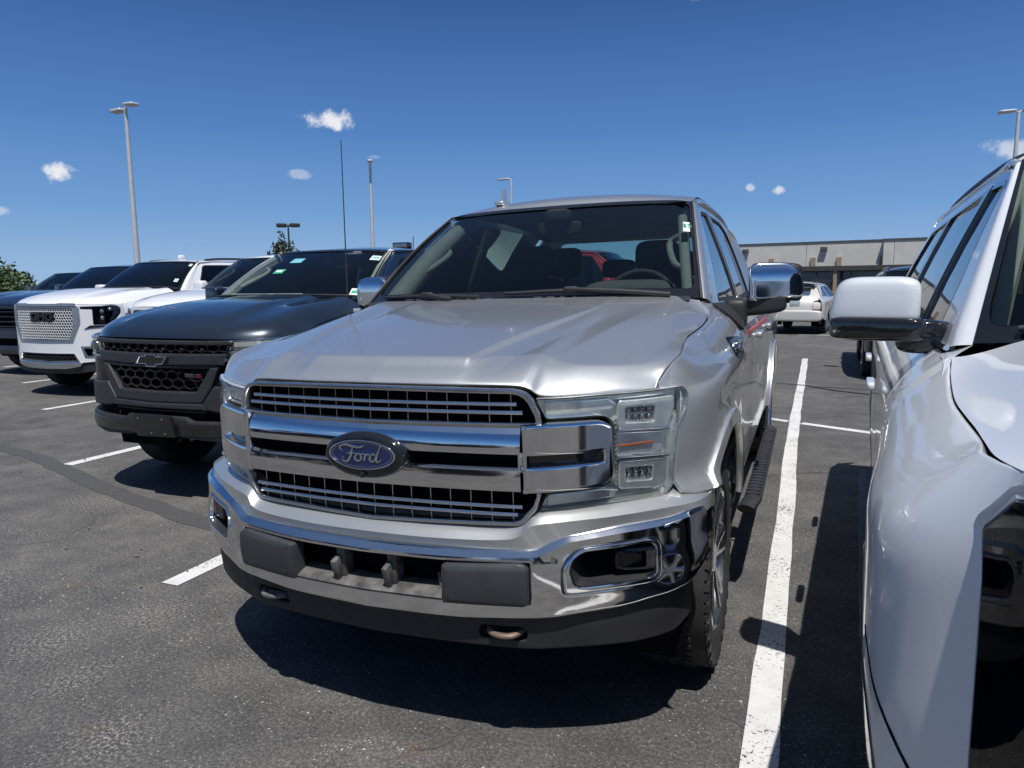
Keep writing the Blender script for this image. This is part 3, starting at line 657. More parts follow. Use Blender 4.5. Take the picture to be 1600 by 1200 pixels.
    xx = np.linspace(-.985, .985, 70); MB().plate([Bp.L(sym(top + bot)), Bp.L(hole), Bp.L(fog), Bp.L(mf(fog))], Bp, 0, .03, .006, .022, lines=[Bp.L(np.stack([xx, zc(np.abs(xx))], 1))]).build('bumper', chrome, T, angle=30)
    MB().plate(Bp.L(sym([(0, .70), (.55, .70), (.62, .735), (.97, .76), (.97, .56), (.6, .51), (0, .50)])), Bp, -.085, .002, 0, .06).build('bumper_void', void, T)
    pad = MB().plate(Bp.L(rnd([(.270, .522), (.516, .524), (.531, .532), (.531, .640), (.512, .652), (.272, .642)], [.008, .006, .006, .01, .01, .012])), Bp, .022, .06, .014, .03).build('bumper_pad', grey_plastic, T); flipx(pad)
    st = MB(); x = np.linspace(-.272, .272, 24); G = []
    for o, z in ((-.08, .552), (-.055, .551), (-.014, .538), (-.002, .530), (-.006, .522)):
        p = Bp(np.stack([Bp.s_(x), 0 * x + z], 1)); q = np.stack([x, np.interp(Bp.s_(x), Bp.t, Bp.y) - o, 0 * x + z], 1); G.append(q)
    st.grid(np.array(G)); st.build('bumper_step', dirty_metal, T)
    for x in (-.105, .085):
        m = MB(); yb = np.interp(Bp.s_(x), Bp.t, Bp.y); m.box((x, yb + .055, .60), (.034, .05, .11), bev=.006); m.box((x - .006, yb + .022, .575), (.020, .04, .075), rotx(18), bev=.005); m.build('bumper_strut', dirty_metal, T)
    m = MB(); m.tube([(.245, -.0, .515), (.246, .0, .55), (.235, .005, .59)], [.012, .010, .007], 8); m.lathe([(.017, 0), (.017, .012), (.012, .014)], (.245, 0, .535), (0, 0, 1), 12); m.build('tow_plug', dirty_metal, T)
    fin = rnd([(.655, .660), (.682, .679), (.850, .694), (.867, .684), (.866, .604), (.852, .590), (.676, .578), (.655, .585), (.644, .63)], [.01, .01, .012, .012, .012, .012, .01, .01, .01])
    fb_ = MB().plate([Bp.L(fog), Bp.L(fin)], Bp, .004, .02, .006, .02).build('fog_bezel', chrome, T, angle=40)
    q = MB(); lo_ = Bp.L(fin); P1 = Bp(resample(lo_, .02)); P2 = P1 + np.array([-.015, .11, .0]); c = P1.mean(0); P2 = P2 + (c - P1) * [.15, 0, .22]; q.grid(np.stack([P1, P2]), close=True); q.build('fog_pocket', charcoal, fb_)
    q = MB(); q.squad((.80, .215, .640), (.125, .09, .075), .3, rot=rotz(28)); q.build('fog_lamp', lamp_dark, fb_, angle=60)
    q = MB(); q.squad((.792, .176, .640), (.105, .03, .060), .3, rot=rotz(28)); q.build('fog_lens', lens_smoke, fb_, angle=60); flip_tree(fb_)
    Dp = Plan([(0, -.020), (.27, -.003), (.50, .03), (.62, .075), (.75, .14), (.86, .215), (.92, .29), (.945, .38), (.95, .48)], off=lambda x, z: .10 * np.clip(z - .45, -.2, 0) + 0 * x)
    hk = lambda c: rnd([(c - .075, .395), (c + .075, .395), (c + .072, .437), (c - .072, .437)], .015)
    MB().plate([Dp.L(sym([(0, .500), (.60, .515), (.90, .55), (.945, .60), (.945, .41), (.91, .385), (.80, .372), (.5, .366), (0, .366)])), Dp.L(hk(.435)), Dp.L(hk(-.435))], Dp, 0, .02, .006, .05).build('air_dam', plastic, T)
    q = MB(); q.tube([(.388, .14, .428), (.382, .06, .422), (.398, .018, .416), (.435, .006, .414), (.472, .018, .416), (.488, .06, .422), (.482, .14, .428)], .0115, 10, smooth=4, flat=.8); h_ = q.build('tow_hook', rust, T, angle=60); h2 = flipx(h_); h2.data.materials[0] = dirty_metal
    # --- wheels
    wheel(T, .845, .875, .408, .275, .268, rubber, alloy, 6, 1, tread=True)
    for sd, yy in ((-1, .875), (1, 4.58), (-1, 4.58)): wheel(T, sd * .845, yy, .408, .275, .254, rubber, alloy, 6, sd)
    for o in T.children:
        if o.name.split('.')[0] in ('tyre', 'rim', 'brake_disc') and o.location.x < 0: o.location.z += .03
    # --- cab
    Gs = Glasshouse(B, .30, 0.0, .065, 1.36)
    ws = windshield([(0, 1.222, 1.398), (.4, 1.232, 1.397), (.7, 1.268, 1.394), (.838, 1.318, 1.388)], [(0, 1.925, 1.893), (.35, 1.94, 1.891), (.6, 1.975, 1.884), (.690, 2.012, 1.874)])
    W = glass_panel(T, ws, 'windshield', glass_ws, frit=(.055, .045))
    s0 = np.array([(1.40, 1.362), (1.62, 1.545), (1.86, 1.725), (2.04, 1.848), (2.12, 1.880)])
    outer = np.vstack([s0, [(2.3, 1.905), (2.7, 1.915), (3.1, 1.912), (3.4, 1.893), (3.52, 1.86), (3.60, 1.60), (3.62, 1.365)]])
    wf = rnd([(1.58, 1.372), (2.13, 1.812), (2.24, 1.852), (2.505, 1.866), (2.505, 1.372)], [.02, .05, .05, .02, .02]); wr = rnd([(2.615, 1.372), (2.615, 1.866), (3.18, 1.862), (3.36, 1.80), (3.42, 1.372)], [.02, .02, .08, .1, .02])
    both('cab_frame', [outer, wf, wr], surf=Gs, h=0, t=.02, bev=.004, res=.06)
    for l, nm in ((wf, 'door_window'), (wr, 'door_window')):
        o = MB().plate(inset(l if area(l) > 0 else l[::-1], -.004), Gs, -.010, .002, 0, .08).build(nm, glass_side, T); 
        q = MB().plate([inset(l if area(l) > 0 else l[::-1], -.002), inset(l if area(l) > 0 else l[::-1], .018)], Gs, -.003, .006, .001, .08).build('window_seal', plastic, o); flip_tree(o)
    both('pillar_trim', rnd([(2.508, 1.368), (2.612, 1.368), (2.612, 1.87), (2.508, 1.87)], .01), gloss_black, h=.003, t=.01, surf=Gs)
    both('mirror_sail', rnd([(1.385, 1.362), (1.405, 1.33), (1.47, 1.255), (1.54, 1.24), (1.66, 1.26), (1.86, 1.30), (1.95, 1.356)], .01), plastic, h=.012, t=.02)
    both('belt_trim', [(1.60, 1.352), (3.50, 1.358), (3.50, 1.374), (1.60, 1.368)], gloss_black, h=.006, t=.012, surf=Gs)
    e0 = ws(np.stack([np.full(9, 1.0), np.linspace(0, 1, 9)], 1)); e1 = Gs(cr(s0[:4], 3)[:10][np.linspace(0, 9, 9).astype(int)])
    mid = (e0 + e1) / 2 + np.array([.016, -.016, .006]); q = MB(); q.patch(np.stack([e0 + [.004, .004, 0], e0 + [.012, -.008, .004], mid, e1 + [.002, 0, 0]]), 3, 3); ap = q.build('windshield_pillar', silver, T, angle=60); flipx(ap)
    q = MB(); q.tube(ws(np.stack([np.full(12, .995), np.linspace(0, 1, 12)], 1)) + [.004, -.008, .004], .006, 6); o = q.build('windshield_moulding', plastic, T, angle=60); flipx(o)
    roof_mesh(T, silver, [(.694, 2.015, 1.877), (.694, 2.12, 1.906), (.686, 2.3, 1.932), (.680, 2.7, 1.944), (.680, 3.1, 1.938), (.684, 3.4, 1.914), (.69, 3.58, 1.866)], [(1.928, 1.897), (1.99, 1.932), (2.15, 1.968), (2.5, 1.986), (3.0, 1.975), (3.4, 1.935), (3.62, 1.872)])
    e = np.array([(.70, 2.05, 1.878), (.690, 2.3, 1.909), (.686, 2.7, 1.921), (.686, 3.1, 1.917), (.692, 3.4, 1.895), (.705, 3.56, 1.85)]); q = MB(); q.tube(e, .014, 8, smooth=4); o = q.build('roof_gutter', silver, T, angle=60); flipx(o)
    hl_ = MB(); x = np.linspace(-1, 1, 9); G = np.array([[(a * .67, y, z - .013 * a * a) for a in x] for y, z in ((1.945, 1.888), (2.3, 1.905), (2.8, 1.91), (3.3, 1.88), (3.56, 1.83))]); hl_.grid(G); hl_.build('headliner', interior_grey, T)
    # rear wall of the cab with its window
    bw = lambda p: np.stack([p[:, 0], 3.60 + .10 * (1.36 - p[:, 1]) * 0 - .03 * p[:, 0]**2 + 0 * p[:, 1], p[:, 1]], 1)
    rw = rnd([(-.60, 1.43), (.60, 1.43), (.55, 1.80), (-.55, 1.80)], .05)
    MB().plate([np.array([(-.93, .9), (.93, .9), (.90, 1.36), (.70, 1.86), (-.70, 1.86), (-.90, 1.36)]), rw], bw, 0, .02, .003, .1).build('cab_rear_wall', silver, T)
    MB().plate(rw, bw, .006, .002, 0, .1).build('rear_window', glass_rear, T)
    # bed, tailgate, rear bumper
    q = MB(); q.box((0, 4.7, .78), (1.7, 2.15, .04)); q.box((0, 5.80, 1.06), (1.62, .06, .66), bev=.015); q.build('tailgate', silver, T)
    q = MB(); q.box((.86, 4.7, 1.05), (.03, 2.1, .6)); q.box((.89, 4.67, 1.40), (.12, 2.25, .03), bev=.01); o = q.build('bed_rail', plastic, T); flipx(o)
    q = MB(); q.box((0, 5.86, .62), (1.9, .14, .20), bev=.03); q.build('rear_bumper', chrome, T)
    # mirrors
    mm = MB()
    def sh(G):
        G = G.copy(); k = (G[..., 0] + .11) / .22; G[..., 1] += .05 * k; G[..., 2] *= (1 - .10 * k[...]); return G
    mm.squad((1.120, 1.80, 1.448), (.235, .15, .205), .32, 30, 18, shear=sh); mc = mm.build('mirror', plastic, T, angle=60)
    def mcap(p): return np.stack([p[:, 0], 1.732 + .05 * (p[:, 0] - 1.005) / .22 + .35 * np.clip(p[:, 1] - 1.49, 0, 1) + .9 * np.clip(p[:, 0] - 1.20, 0, 1) + .55 * np.clip(1.018 - p[:, 0], 0, 1), p[:, 1]], 1)
    MB().plate(rnd([(1.003, 1.366), (1.232, 1.378), (1.232, 1.470), (1.180, 1.542), (1.030, 1.545), (1.003, 1.52)], [.01, .03, .04, .03, .03, .01]), mcap, .02, .05, .012, .02).build('mirror_cap', chrome, mc, angle=45)
    q = MB(); q.squad((1.02, 1.79, 1.345), (.30, .11, .095), .4, shear=lambda G: G + np.stack([0 * G[..., 0], 0 * G[..., 0], .10 * G[..., 0]], -1)); q.squad((.945, 1.75, 1.31), (.10, .13, .14), .45); q.build('mirror_arm', plastic, mc, angle=60)
    MB().box((1.205, 1.735, 1.352), (.045, .02, .026), bev=.004).build('marker_lamp', lamp_grey, mc); flip_tree(mc)
    # door handles, badge, running boards
    for y in (2.42, 3.36):
        q = MB(); q.squad((1.018, y, 1.17), (.035, .20, .036), .4); o = q.build('door_handle', silver, T, angle=60); flipx(o)
    xb = float(B.x(np.array([1.22]), np.array([1.195]))[0]) + .003
    q = MB(); q.plate(rnd([(1.10, 1.162), (1.345, 1.150), (1.345, 1.226), (1.10, 1.238)], .02), B, .006, .006, .002, .04); bd = q.build('fender_badge', dark_chrome, T)
    put_text('badge_lettering', text_mesh('F-150', .082, .006, .001), chrome, bd, frame((xb + .012, 1.222, 1.194), (0, 1, -.04), (0, 0, 1)))
    flipx(bd)
    q = MB(); q.tube([(1.020, 1.50, .42), (1.045, 1.60, .445), (1.045, 3.35, .445), (1.02, 3.5, .42)], .042, 8, flat=.55); rb = q.build('running_board', plastic, T, angle=50)
    q = MB()
    for y in np.arange(1.62, 3.3, .06): q.box((1.045, y, .467), (.065, .03, .006))
    q.build('step_tread', charcoal, rb); flip_tree(rb)
    for y0 in (1.42, 3.66):
        pass
    both('mud_flap', [(1.37, .30), (1.42, .30), (1.42, .56), (1.37, .56)], plastic, h=-.02, t=.01)
    # cowl, wipers, aerial, fin
    q = MB(); x = np.linspace(-.80, .80, 33); G = np.array([[(a, 1.215 + y + .09 * abs(a)**2.2, z) for a in x] for y, z in ((-.03, 1.385), (.0, 1.402), (.03, 1.404), (.06, 1.392))]); q.grid(G)
    for k in range(-9, 10):
        if abs(k) > 1: q.box((k * .062, 1.222 + .09 * abs(k * .062)**2.2, 1.408), (.040, .022, .014), rotz(20), bev=.003)
    q.build('cowl', charcoal, T, angle=30)
    for P, arm in (([(-.72, 1.285, 1.425), (-.45, 1.235, 1.428), (-.16, 1.20, 1.422)], [(-.30, 1.19, 1.412), (-.44, 1.205, 1.435), (-.45, 1.225, 1.432)]),
                   ([(-.04, 1.225, 1.432), (.28, 1.235, 1.438), (.66, 1.265, 1.424)], [(.72, 1.235, 1.412), (.52, 1.222, 1.43), (.26, 1.21, 1.448)])):
        q = MB(); q.tube(P, [.007, .010, .007], 6, smooth=6); q.tube(arm, [.012, .011, .008], 6, smooth=6); q.squad((P[1][0], P[1][1] - .01, P[1][2] + .006), (.07, .025, .028), .5, 10, 8); q.build('wiper', plastic, T, angle=60)
    q = MB(); q.lathe([(.024, 0), (.020, .012), (.009, .03), (.006, .06)], (-.858, 1.15, 1.300), (0, 0, 1), 16); q.tube([(-.858, 1.15, 1.33), (-.856, 1.155, 1.7), (-.853, 1.16, 2.19)], [.0042, .0034, .0022], 6); q.build('aerial', plastic, T, angle=60)
    q = MB(); q.squad((-.415, 2.12, 1.952), (.07, .13, .03), .5); q.patch(np.array([[(-.415 + sx * (.016 - .010 * k), 2.075 + .05 * k + dy * (1 - .62 * k), 1.955 + .085 * k) for k in (0, .5, 1)] for sx, dy in ((0, 0), (1, .03), (1, .08), (0, .115), (-1, .08), (-1, .03), (0, 0))]), 2, 3); q.box((-.415, 2.145, 2.038), (.011, .035, .008)); q.build('roof_fin', silver, T, angle=60)
    # windscreen sticker
    def wsp(a, b): return lambda p: ws(np.stack([a + p[:, 0] / .74, b + p[:, 1] / .82], 1))
    sk = MB().plate(rnd([(-.044, -.046), (.044, -.046), (.044, .046), (-.044, .046)], .004), wsp(.872, .655), .003, .001, 0, .02, flip=False).build('windshield_sticker', sticker_white, T)
    MB().plate([(-.040, -.012), (-.012, -.012), (-.012, .026), (-.040, .026)], wsp(.872, .655), .0042, .001, 0, .02).build('sticker_block', sticker_green, sk)
    c = wsp(.872, .655)(np.array([[.014, .006]]))[0]; ux = wsp(.872, .655)(np.array([[.024, .006]]))[0] - c; uy = wsp(.872, .655)(np.array([[.014, .016]]))[0] - c
    put_text('sticker_number', text_mesh('35', .050, .0006), sticker_green, sk, frame(Vector(c) + Vector((0, -.0045, .0045)), ux, uy))
    # --- inside of the cab
    q = MB(); q.squad((0, 1.55, 1.20), (1.62, .55, .34), .35, 30, 16); q.squad((.44, 1.70, 1.375), (.48, .26, .22), .55); dsh = q.build('dashboard', interior_grey, T, angle=60)
    q = MB(); a = np.linspace(0, 2 * np.pi, 33)[:-1]; c = np.array([.44, 1.88, 1.355]); u = np.array([1., 0, 0]); v = np.array([0, .38, .92]); q.tube([c + .19 * (np.cos(t) * u + np.sin(t) * v) for t in a], .016, 8, closed=True)
    for t in (0, math.pi, -math.pi / 2): q.tube([c, c + .19 * (math.cos(t) * u + math.sin(t) * v)], .02, 6)
    q.squad(c, (.16, .06, .12), .6); q.build('steering_wheel', interior_dark, T, angle=60)
    for x, y in ((.40, 2.25), (-.40, 2.25)): seat(T, x, y, .80, interior_dark, .52)
    q = MB(); q.squad((0, 3.05, .92), (1.5, .5, .2), .4); q.squad((0, 3.36, 1.16), (1.5, .16, .52), .4, rot=rotx(-10)); rs = q.build('rear_bench', interior_dark, T, angle=60)
    for x, z, wd, ht in ((-.40, 1.64, .25, .22), (0, 1.585, .24, .13), (.44, 1.60, .25, .18)): q = MB(); q.squad((x, 3.25, z), (wd, .10, ht), .5); q.tube([(x, 3.27, 1.35), (x, 3.25, z)], .03, 6); q.build('headrest', interior_dark, rs, angle=60)
    q = MB(); q.box((0, 2.4, .62), (1.78, 2.3, .04)); q.box((.87, 2.45, .95), (.05, 2.1, .8)); q.box((-.87, 2.45, .95), (.05, 2.1, .8)); q.box((0, 1.40, .95), (1.76, .05, .75)); q.box((0, 3.54, .98), (1.76, .04, .75)); q.build('cabin_tub', interior_dark, T)
    q = MB(); a0_ = ws(np.stack([np.full(8, .975), np.linspace(0, 1, 8)], 1)) + [-.055, .085, -.02]; q.tube(a0_, [.028, .028, .026], 8, smooth=2); q.build('pillar_trim_inner', pillar_grey, T, angle=60); q = MB(); q.tube((a0_ + [-.015, .0, 0]) * [-1, 1, 1], [.06, .055, .045], 8, smooth=2); q.build('pillar_trim_inner', pillar_grey, T, angle=60)
    q = MB(); q.tube([a0_[2] + [-.01, .03, 0], a0_[2] + [-.06, .03, .03], a0_[4] + [-.075, .03, -.01], a0_[4] + [-.01, .02, .03]], .017, 8, smooth=5); o = q.build('grab_handle', pillar_grey, T, angle=60); flipx(o)
    q = MB(); q.squad((0, 1.93, 1.775), (.25, .035, .075), .4); q.tube([(0, 1.93, 1.79), (0, 1.92, 1.87)], .012, 6); q.squad((0, 1.925, 1.845), (.16, .09, .07), .5); q.build('rear_view_mirror', interior_dark, T, angle=60)
    return T
# ------------------------------------------------------------------ other vehicles share one parametric body; each gets its own nose
def hexmesh(surf, L, poly, cell, r, name, mat, parent, h=.0, holes=(), squash=1.0):
    """open honeycomb wire mesh clipped to an outline"""
    P = np.asarray(poly, float); lo, hi = P.min(0), P.max(0); m = MB(); R = cell / math.sqrt(3); row = 0; z = lo[1]
    while z < hi[1] + cell:
        x = lo[0] + (cell / 2 if row % 2 else 0)
        while x < hi[0] + cell:
            if inside(np.array([[x, z]]), P)[0] and not any(inside(np.array([[x, z]]), np.asarray(q))[0] for q in holes):
                a = np.radians(30 + 60 * np.arange(6)); q = np.stack([x + R * .97 * np.cos(a), z + R * .97 * squash * np.sin(a)], 1); Q = L(q); p3 = surf(Q); p3[:, 1] -= h
                m.tube(p3, r, 4, closed=True, cap=False, up=(0, 1, 0))
            x += cell
        z += cell * .866 * squash; row += 1
    o = m.build(name, mat, parent, angle=60); tag(o, kind='stuff'); return o
def vehicle(S, T, nose):
    HW, L, ya, yb, R = S['HW'], S['L'], S['ya'], S['yb'], S['R']; P = S['paint']; zb = S['belt']; zl = S['lip']; trim = S.get('trim', gloss_black); lo = S.get('sill', .38)
    plan = S['plan']; F = Plan(plan); k = len(plan); yf = plan[-1][1]
    tn = S.get('tn', lambda y: .03 + S.get('turn', .075) * sm(yf - .1, yf + .35, y)); Ra = R + S.get('archgap', .075)
    def ext(y, z):
        e = 0 * y
        for y0 in (ya, yb): d = np.hypot(y - y0, z - R); e = e + S.get('flare', .018) * (1 - sm(Ra + .05 - S.get('soft', 0) * .3, Ra + .11 + S.get('soft', 0), d)) * ((1 - sm(.80, 1.08, z)) * sm(yf - .14, yf + .12, y) if S.get('soft') else 1)
        return e - .012 * np.exp(-((z - .75) / .12)**2) * sm(ya + .5, ya + .9, y) * (1 - sm(yb - .8, yb - .4, y))
    rear = [(L - .5, HW * .985), (L - .18, HW * .955), (L - .06, HW * .90)]
    B = Body(S.get('W', [(yf - .12, plan[-1][0] * .985), (yf, plan[-1][0]), (yf + .25, HW * .985), (yf + .6, HW)]) + [(L * .5, HW)] + rear, S['zs'], low=[(.25, .06), (.5, .015), (.7, 0), (3, 0)])
    rad = S.get('rad', .15); B.x = lambda y, z: B.W(y) - B.low(z) + ext(y, z) - tn(y) * np.clip((rad - (B.zs(y) - z)) / rad, 0, 1.6)**2
    def both(name, loop, mat=P, h=0., t=.015, bev=.004, res=S.get('res', .07), surf=B, par=T):
        o = MB().plate(loop, surf, h, t, bev, res).build(name, mat, par); return o, flipx(o)
    a = math.degrees(math.asin((lo + .02 - R) / Ra)); yd = S['doors']; g = .005
    zf = S.get('zfend', .66); af = math.degrees(math.asin(min(.95, (zf - R) / Ra)))
    ff = S.get('fender_front', [(yf - .08, float(B.zs(yf - .08)) - .008), (yf - .06, zf + .12), (yf - .03, zf)]); both('fender', np.vstack([ff, [(ya - Ra * math.cos(R_(af)), zf)], arc(ya, R, Ra, 180 - af, a, 30), [(yd[0] - g, lo + .02)], B.top(yd[0] - g, ff[0][0] + .005, 24)]))
    for i, (u, v) in enumerate(zip(yd[:-1], yd[1:])):
        rr = [(u + g, lo + .02), (v - g, lo + .02)]
        if yb - Ra < v: z_ = np.linspace(lo + .02, R + Ra * .9, 8); rr = [(u + g, lo + .02), (yb - Ra - .03, lo + .02), (yb - Ra * .95, R + .2), (v - g, R + Ra * .85)] if v < yb else rr
        both('front_door' if i == 0 else 'rear_door', np.vstack([rr, B.top(v - g, u + g, 8)]))
    q0 = yd[-1] + g; st = [(q0, lo + .02)] if q0 < yb - Ra else [(q0, R + Ra * .9)]
    aa = 180 - a if q0 < yb - Ra else 100
    both('rear_quarter', np.vstack([st, arc(yb, R, Ra, aa, a, 16), [(L - .12, lo + .1)], B.top(L - .06, q0, 14)]))
    both('rocker', [(ya + Ra * .95, lo - .08), (yb - Ra * .95, lo - .08), (yb - Ra * .95, lo + .015), (ya + Ra * .95, lo + .015)], S.get('rocker', plastic), h=-.015)
    if S.get('cladding'):
        for y0 in (ya, yb): both('arch_cladding', np.vstack([arc(y0, R, Ra - .014, 176, 4, 40), arc(y0, R, Ra + .045, 4, 176, 40)]), S['cladding'], h=S.get('cladh', .012), t=.03, bev=.004)
    for y0 in (ya, yb):
        A = arc(y0, R, Ra + .02, -15, 195, 16); o = MB().grid(np.stack([np.stack([0 * A[:, 0] + x, A[:, 0], A[:, 1]], 1) for x in (HW - .07, HW - .42)])).build('wheel_liner', void, T); flipx(o)
        for sd in (-1, 1): wheel(T, sd * (HW - .165), y0, R, .25, R * .64, rubber, S.get('rim', alloy), S.get('spokes', 6), sd, twin=False)
    m = MB(); m.box((0, L / 2, lo + .02), (HW * 1.62, L - 1.2, .10)); m.box((0, yf + .5, .62), (1.35, .8, .5)); m.build('chassis', void, T)
    # hood
    y0 = plan[0][1]; lipx = plan[-2][0] if 'liphw' not in S else S['liphw']; xs = np.linspace(0, lipx, 8); lip = np.stack([xs, np.interp(xs, [p[0] for p in plan], [p[1] for p in plan]) + .012, zl + S.get('lipdrop', -.02) * (xs / lipx)**2], 1)
    yc, zc = S['cowl']; ys = np.linspace(lip[-1, 1], yc + .12, 10); seam = np.stack([B.x(ys, B.zs(ys)) - .006, ys, B.zs(ys)], 1); lip[-1] = seam[0]; 
    cx = seam[-1, 0]; cow = [(0, yc, zc), (cx * .5, yc + .012, zc - .003), (cx * .8, yc + .05, zc - .012), tuple(seam[-1])]
    S_, T_, A_, C_, E_ = hood_mesh(lip, seam, cow, None, 30, 34); G = np.zeros((len(T_), 2 * len(S_) - 1, 3)); crown = S.get('crown', .03); dome = S.get('dome', .018)
    for j, t in enumerate(T_):
        rise = np.interp(t, [0, .015, .05, .12, .25, .5, 1], [0, .12, .26, .38, .50, .70, 1.0]) if S.get('blunt', True) else t
        row = A_ + (C_ - A_) * np.array([t, t, 0])[None]; row[:, 2] = A_[:, 2] + (C_[:, 2] - A_[:, 2]) * rise
        w_ = (S_**6)[:, None]; row[:, :2] = row[:, :2] * (1 - w_) + E_[j, :2] * w_; kk = sm(.72, 1.0, S_); row[:, 2] += (E_[j, 2] - row[:, 2]) * kk + crown * math.sin(math.pi * min(1, t * 1.1)) * (1 - S_**2)
        row[:, 2] += dome * (1 - sm(.40, .50, S_)) * sm(.03, .2, t) + .6 * dome * np.exp(-((S_ - .72) / .09)**2) * sm(.05, .2, t)
        G[j] = np.vstack([row[:0:-1] * [-1, 1, 1], row])
    MB().grid(G).build('hood', P, T, angle=50)
    h0 = G[-1]; q = MB(); q.grid(np.stack([h0 + [0, -.05, -.012], h0 + [0, .012, -.010], np.stack([h0[:, 0] * .985, h0[:, 1] + .075, h0[:, 2] - .016], 1)])); q.build('cowl', plastic, T)
    # glasshouse
    ty, tz, thw, bhw = S['wstop']; 
    ws = windshield([(0, yc + .04, zc - .012), (bhw * .5, yc + .055, zc - .014), (bhw * .85, yc + .10, zc - .02), (bhw, yc + .17, zc - .03)], [(0, ty - .06, tz + .012), (thw * .5, ty - .05, tz + .01), (thw * .88, ty - .015, tz), (thw, ty + .02, tz - .012)])
    glass_panel(T, ws, 'windshield', S.get('ws', glass_ws), frit=(.05, .045))
    xb = float(B.x(np.array([2.6]), np.array([zb]))[0]); h = tz - zb; Gs = Glasshouse(B, (xb - thw) / h * .80, 0.0, (xb - thw) * .2 / (2 * h * h), zb)
    ce = S['cab_end']; zr = S['roof']; zt = tz - .02; tumble = S.get('rear_rake', .12)
    s0 = np.array([(yc + .24, zb + .003), (yc + .24 + (ty - yc - .15) * .5, zb + (zt - zb) * .58), (ty + .04, zt - .02), (ty + .12, zt + .012)])
    outer = np.vstack([s0, [(ty + .5, zt + .03), ((ty + ce) / 2 + .2, zt + .03), (ce - .3, zt + .005), (ce - .06 - tumble, zt - .03), (ce, zb + .003)]])
    win = []; pe = [max(yd[0] + .12, yc + .5)] + list(yd[1:-1]) + [yd[-1]]
    for i in range(len(pe) - 1):
        u, v = pe[i] + (.055 if i else .04), pe[i + 1] - .05
        if i == 0:
            m_ = (zt - zb) / max(.1, (ty - yc - .20)); yt = min(v - .05, ty + .10); win.append(rnd([(u, zb + .02), (u + .02, zb + .02 + max(0, (u + .02 - yc - .40)) * m_ * .9), (yt, zt - .035), (v, zt - .02), (v, zb + .02)], [.02, .02, .06, .02, .02]))
        else: win.append(rnd([(u, zb + .02), (u, zt - .02), (v - (.10 if v > ce - .5 else .0), zt - .03), (v, zb + .02)], [.02, .02, .05, .03]))
    if S['type'] == 'suv': win.append(rnd([(yd[-1] + .05, zb + .03), (yd[-1] + .02, zt - .035), (ce - .28 - tumble, zt - .05), (ce - .18, zb + .05)], .05))
    both('cab_frame', [outer] + win, surf=Gs, t=.02, res=.09)
    for l in win:
        l = l if area(l) > 0 else l[::-1]; o = MB().plate(inset(l, -.004), Gs, -.010, .002, 0, .12).build('door_window', S.get('side', glass_side), T); MB().plate([inset(l, -.004), inset(l, .016)], Gs, .001, .012, .001, .12).build('window_seal', S.get('seal', gloss_black), o); flip_tree(o)
    for v in pe[1:-1]: both('pillar_trim', [(v - .052, zb + .02), (v + .055, zb + .02), (v + .055, zt - .015), (v - .052, zt - .015)], gloss_black, h=.003, t=.01, surf=Gs)
    e0 = ws(np.stack([np.full(7, 1.0), np.linspace(0, 1, 7)], 1)); e1 = Gs(cr(s0[:3], 3)); mid = (e0 + e1) / 2 + np.array([.012, -.014, .004]); q = MB(); q.patch(np.stack([e0 + [.002, .003, 0], mid, e1 + [.002, 0, 0]]), 4, 3); o = q.build('windshield_pillar', P, T, angle=60); flipx(o)
    s1 = np.vstack([seam[-2:] - [0, 0, .006], [e0[0]]]); yy = np.array([seam[-2, 1], seam[-1, 1], yc + .26]); s2 = np.stack([B.x(yy, B.zs(yy) - .01), yy, B.zs(yy) - .01], 1); o = MB().patch(np.stack([s1, s2]), 3, 4).build('cowl_corner', P, T, angle=60); flipx(o)
    Rf = S.get('roofpaint', P); ey = [(thw + .004, ty + .02, tz - .01), (thw + .004, ty + .15, zt + .03)]
    for y in np.linspace(ty + .5, ce - .35, 3): ey.append((float(Gs.x(np.array([y]), np.array([zt + .03]))[0]) - .008, y, zt + .040))
    ey += [(float(Gs.x(np.array([ce - .1 - tumble]), np.array([zt - .02]))[0]), ce - .06 - tumble, zt - .01)]
    roof_mesh(T, Rf, ey, [(ty - .055, tz + .014), (ty + .05, zr - .035), (ty + .45, zr), ((ty + ce) / 2, zr + .004), (ce - .5, zr - .015), (ce + (.05 if S['type'] == 'suv' else -.06) - tumble, zt - .0)])
    e = np.array([(x + .005, y, z - .008) for x, y, z in ey[:-1]]); q = MB(); q.tube(e, .011, 6, smooth=3); o = q.build('roof_gutter', Rf, T, angle=60); flipx(o)
    MB().grid(np.array([[(a * thw * .95, y, z - .03 * a * a) for a in np.linspace(-1, 1, 7)] for y, z in ((ty + .02, tz - .02), (ty + .5, zr - .06), (ce - .4, zr - .07), (ce - .1 - tumble, zt - .05))])).build('headliner', interior_grey, T)
    if S.get('rails'):
        q = MB(); ys = np.linspace(ty + .25, ce - .45, 9); X = Gs.x(ys, 0 * ys + zt + .03) - .05; zz = zt + .055 + S['rails'] * np.sin(np.pi * np.linspace(0, 1, 9))**.5; q.tube(np.stack([X, ys, zz], 1), .017, 6, smooth=3); o = q.build('roof_rail', S.get('railmat', gloss_black), T, angle=60); flipx(o)
    # rear end
    hwr = float(B.W(np.array([ce]))[()]) if np.ndim(B.W(ce)) else float(B.W(ce))
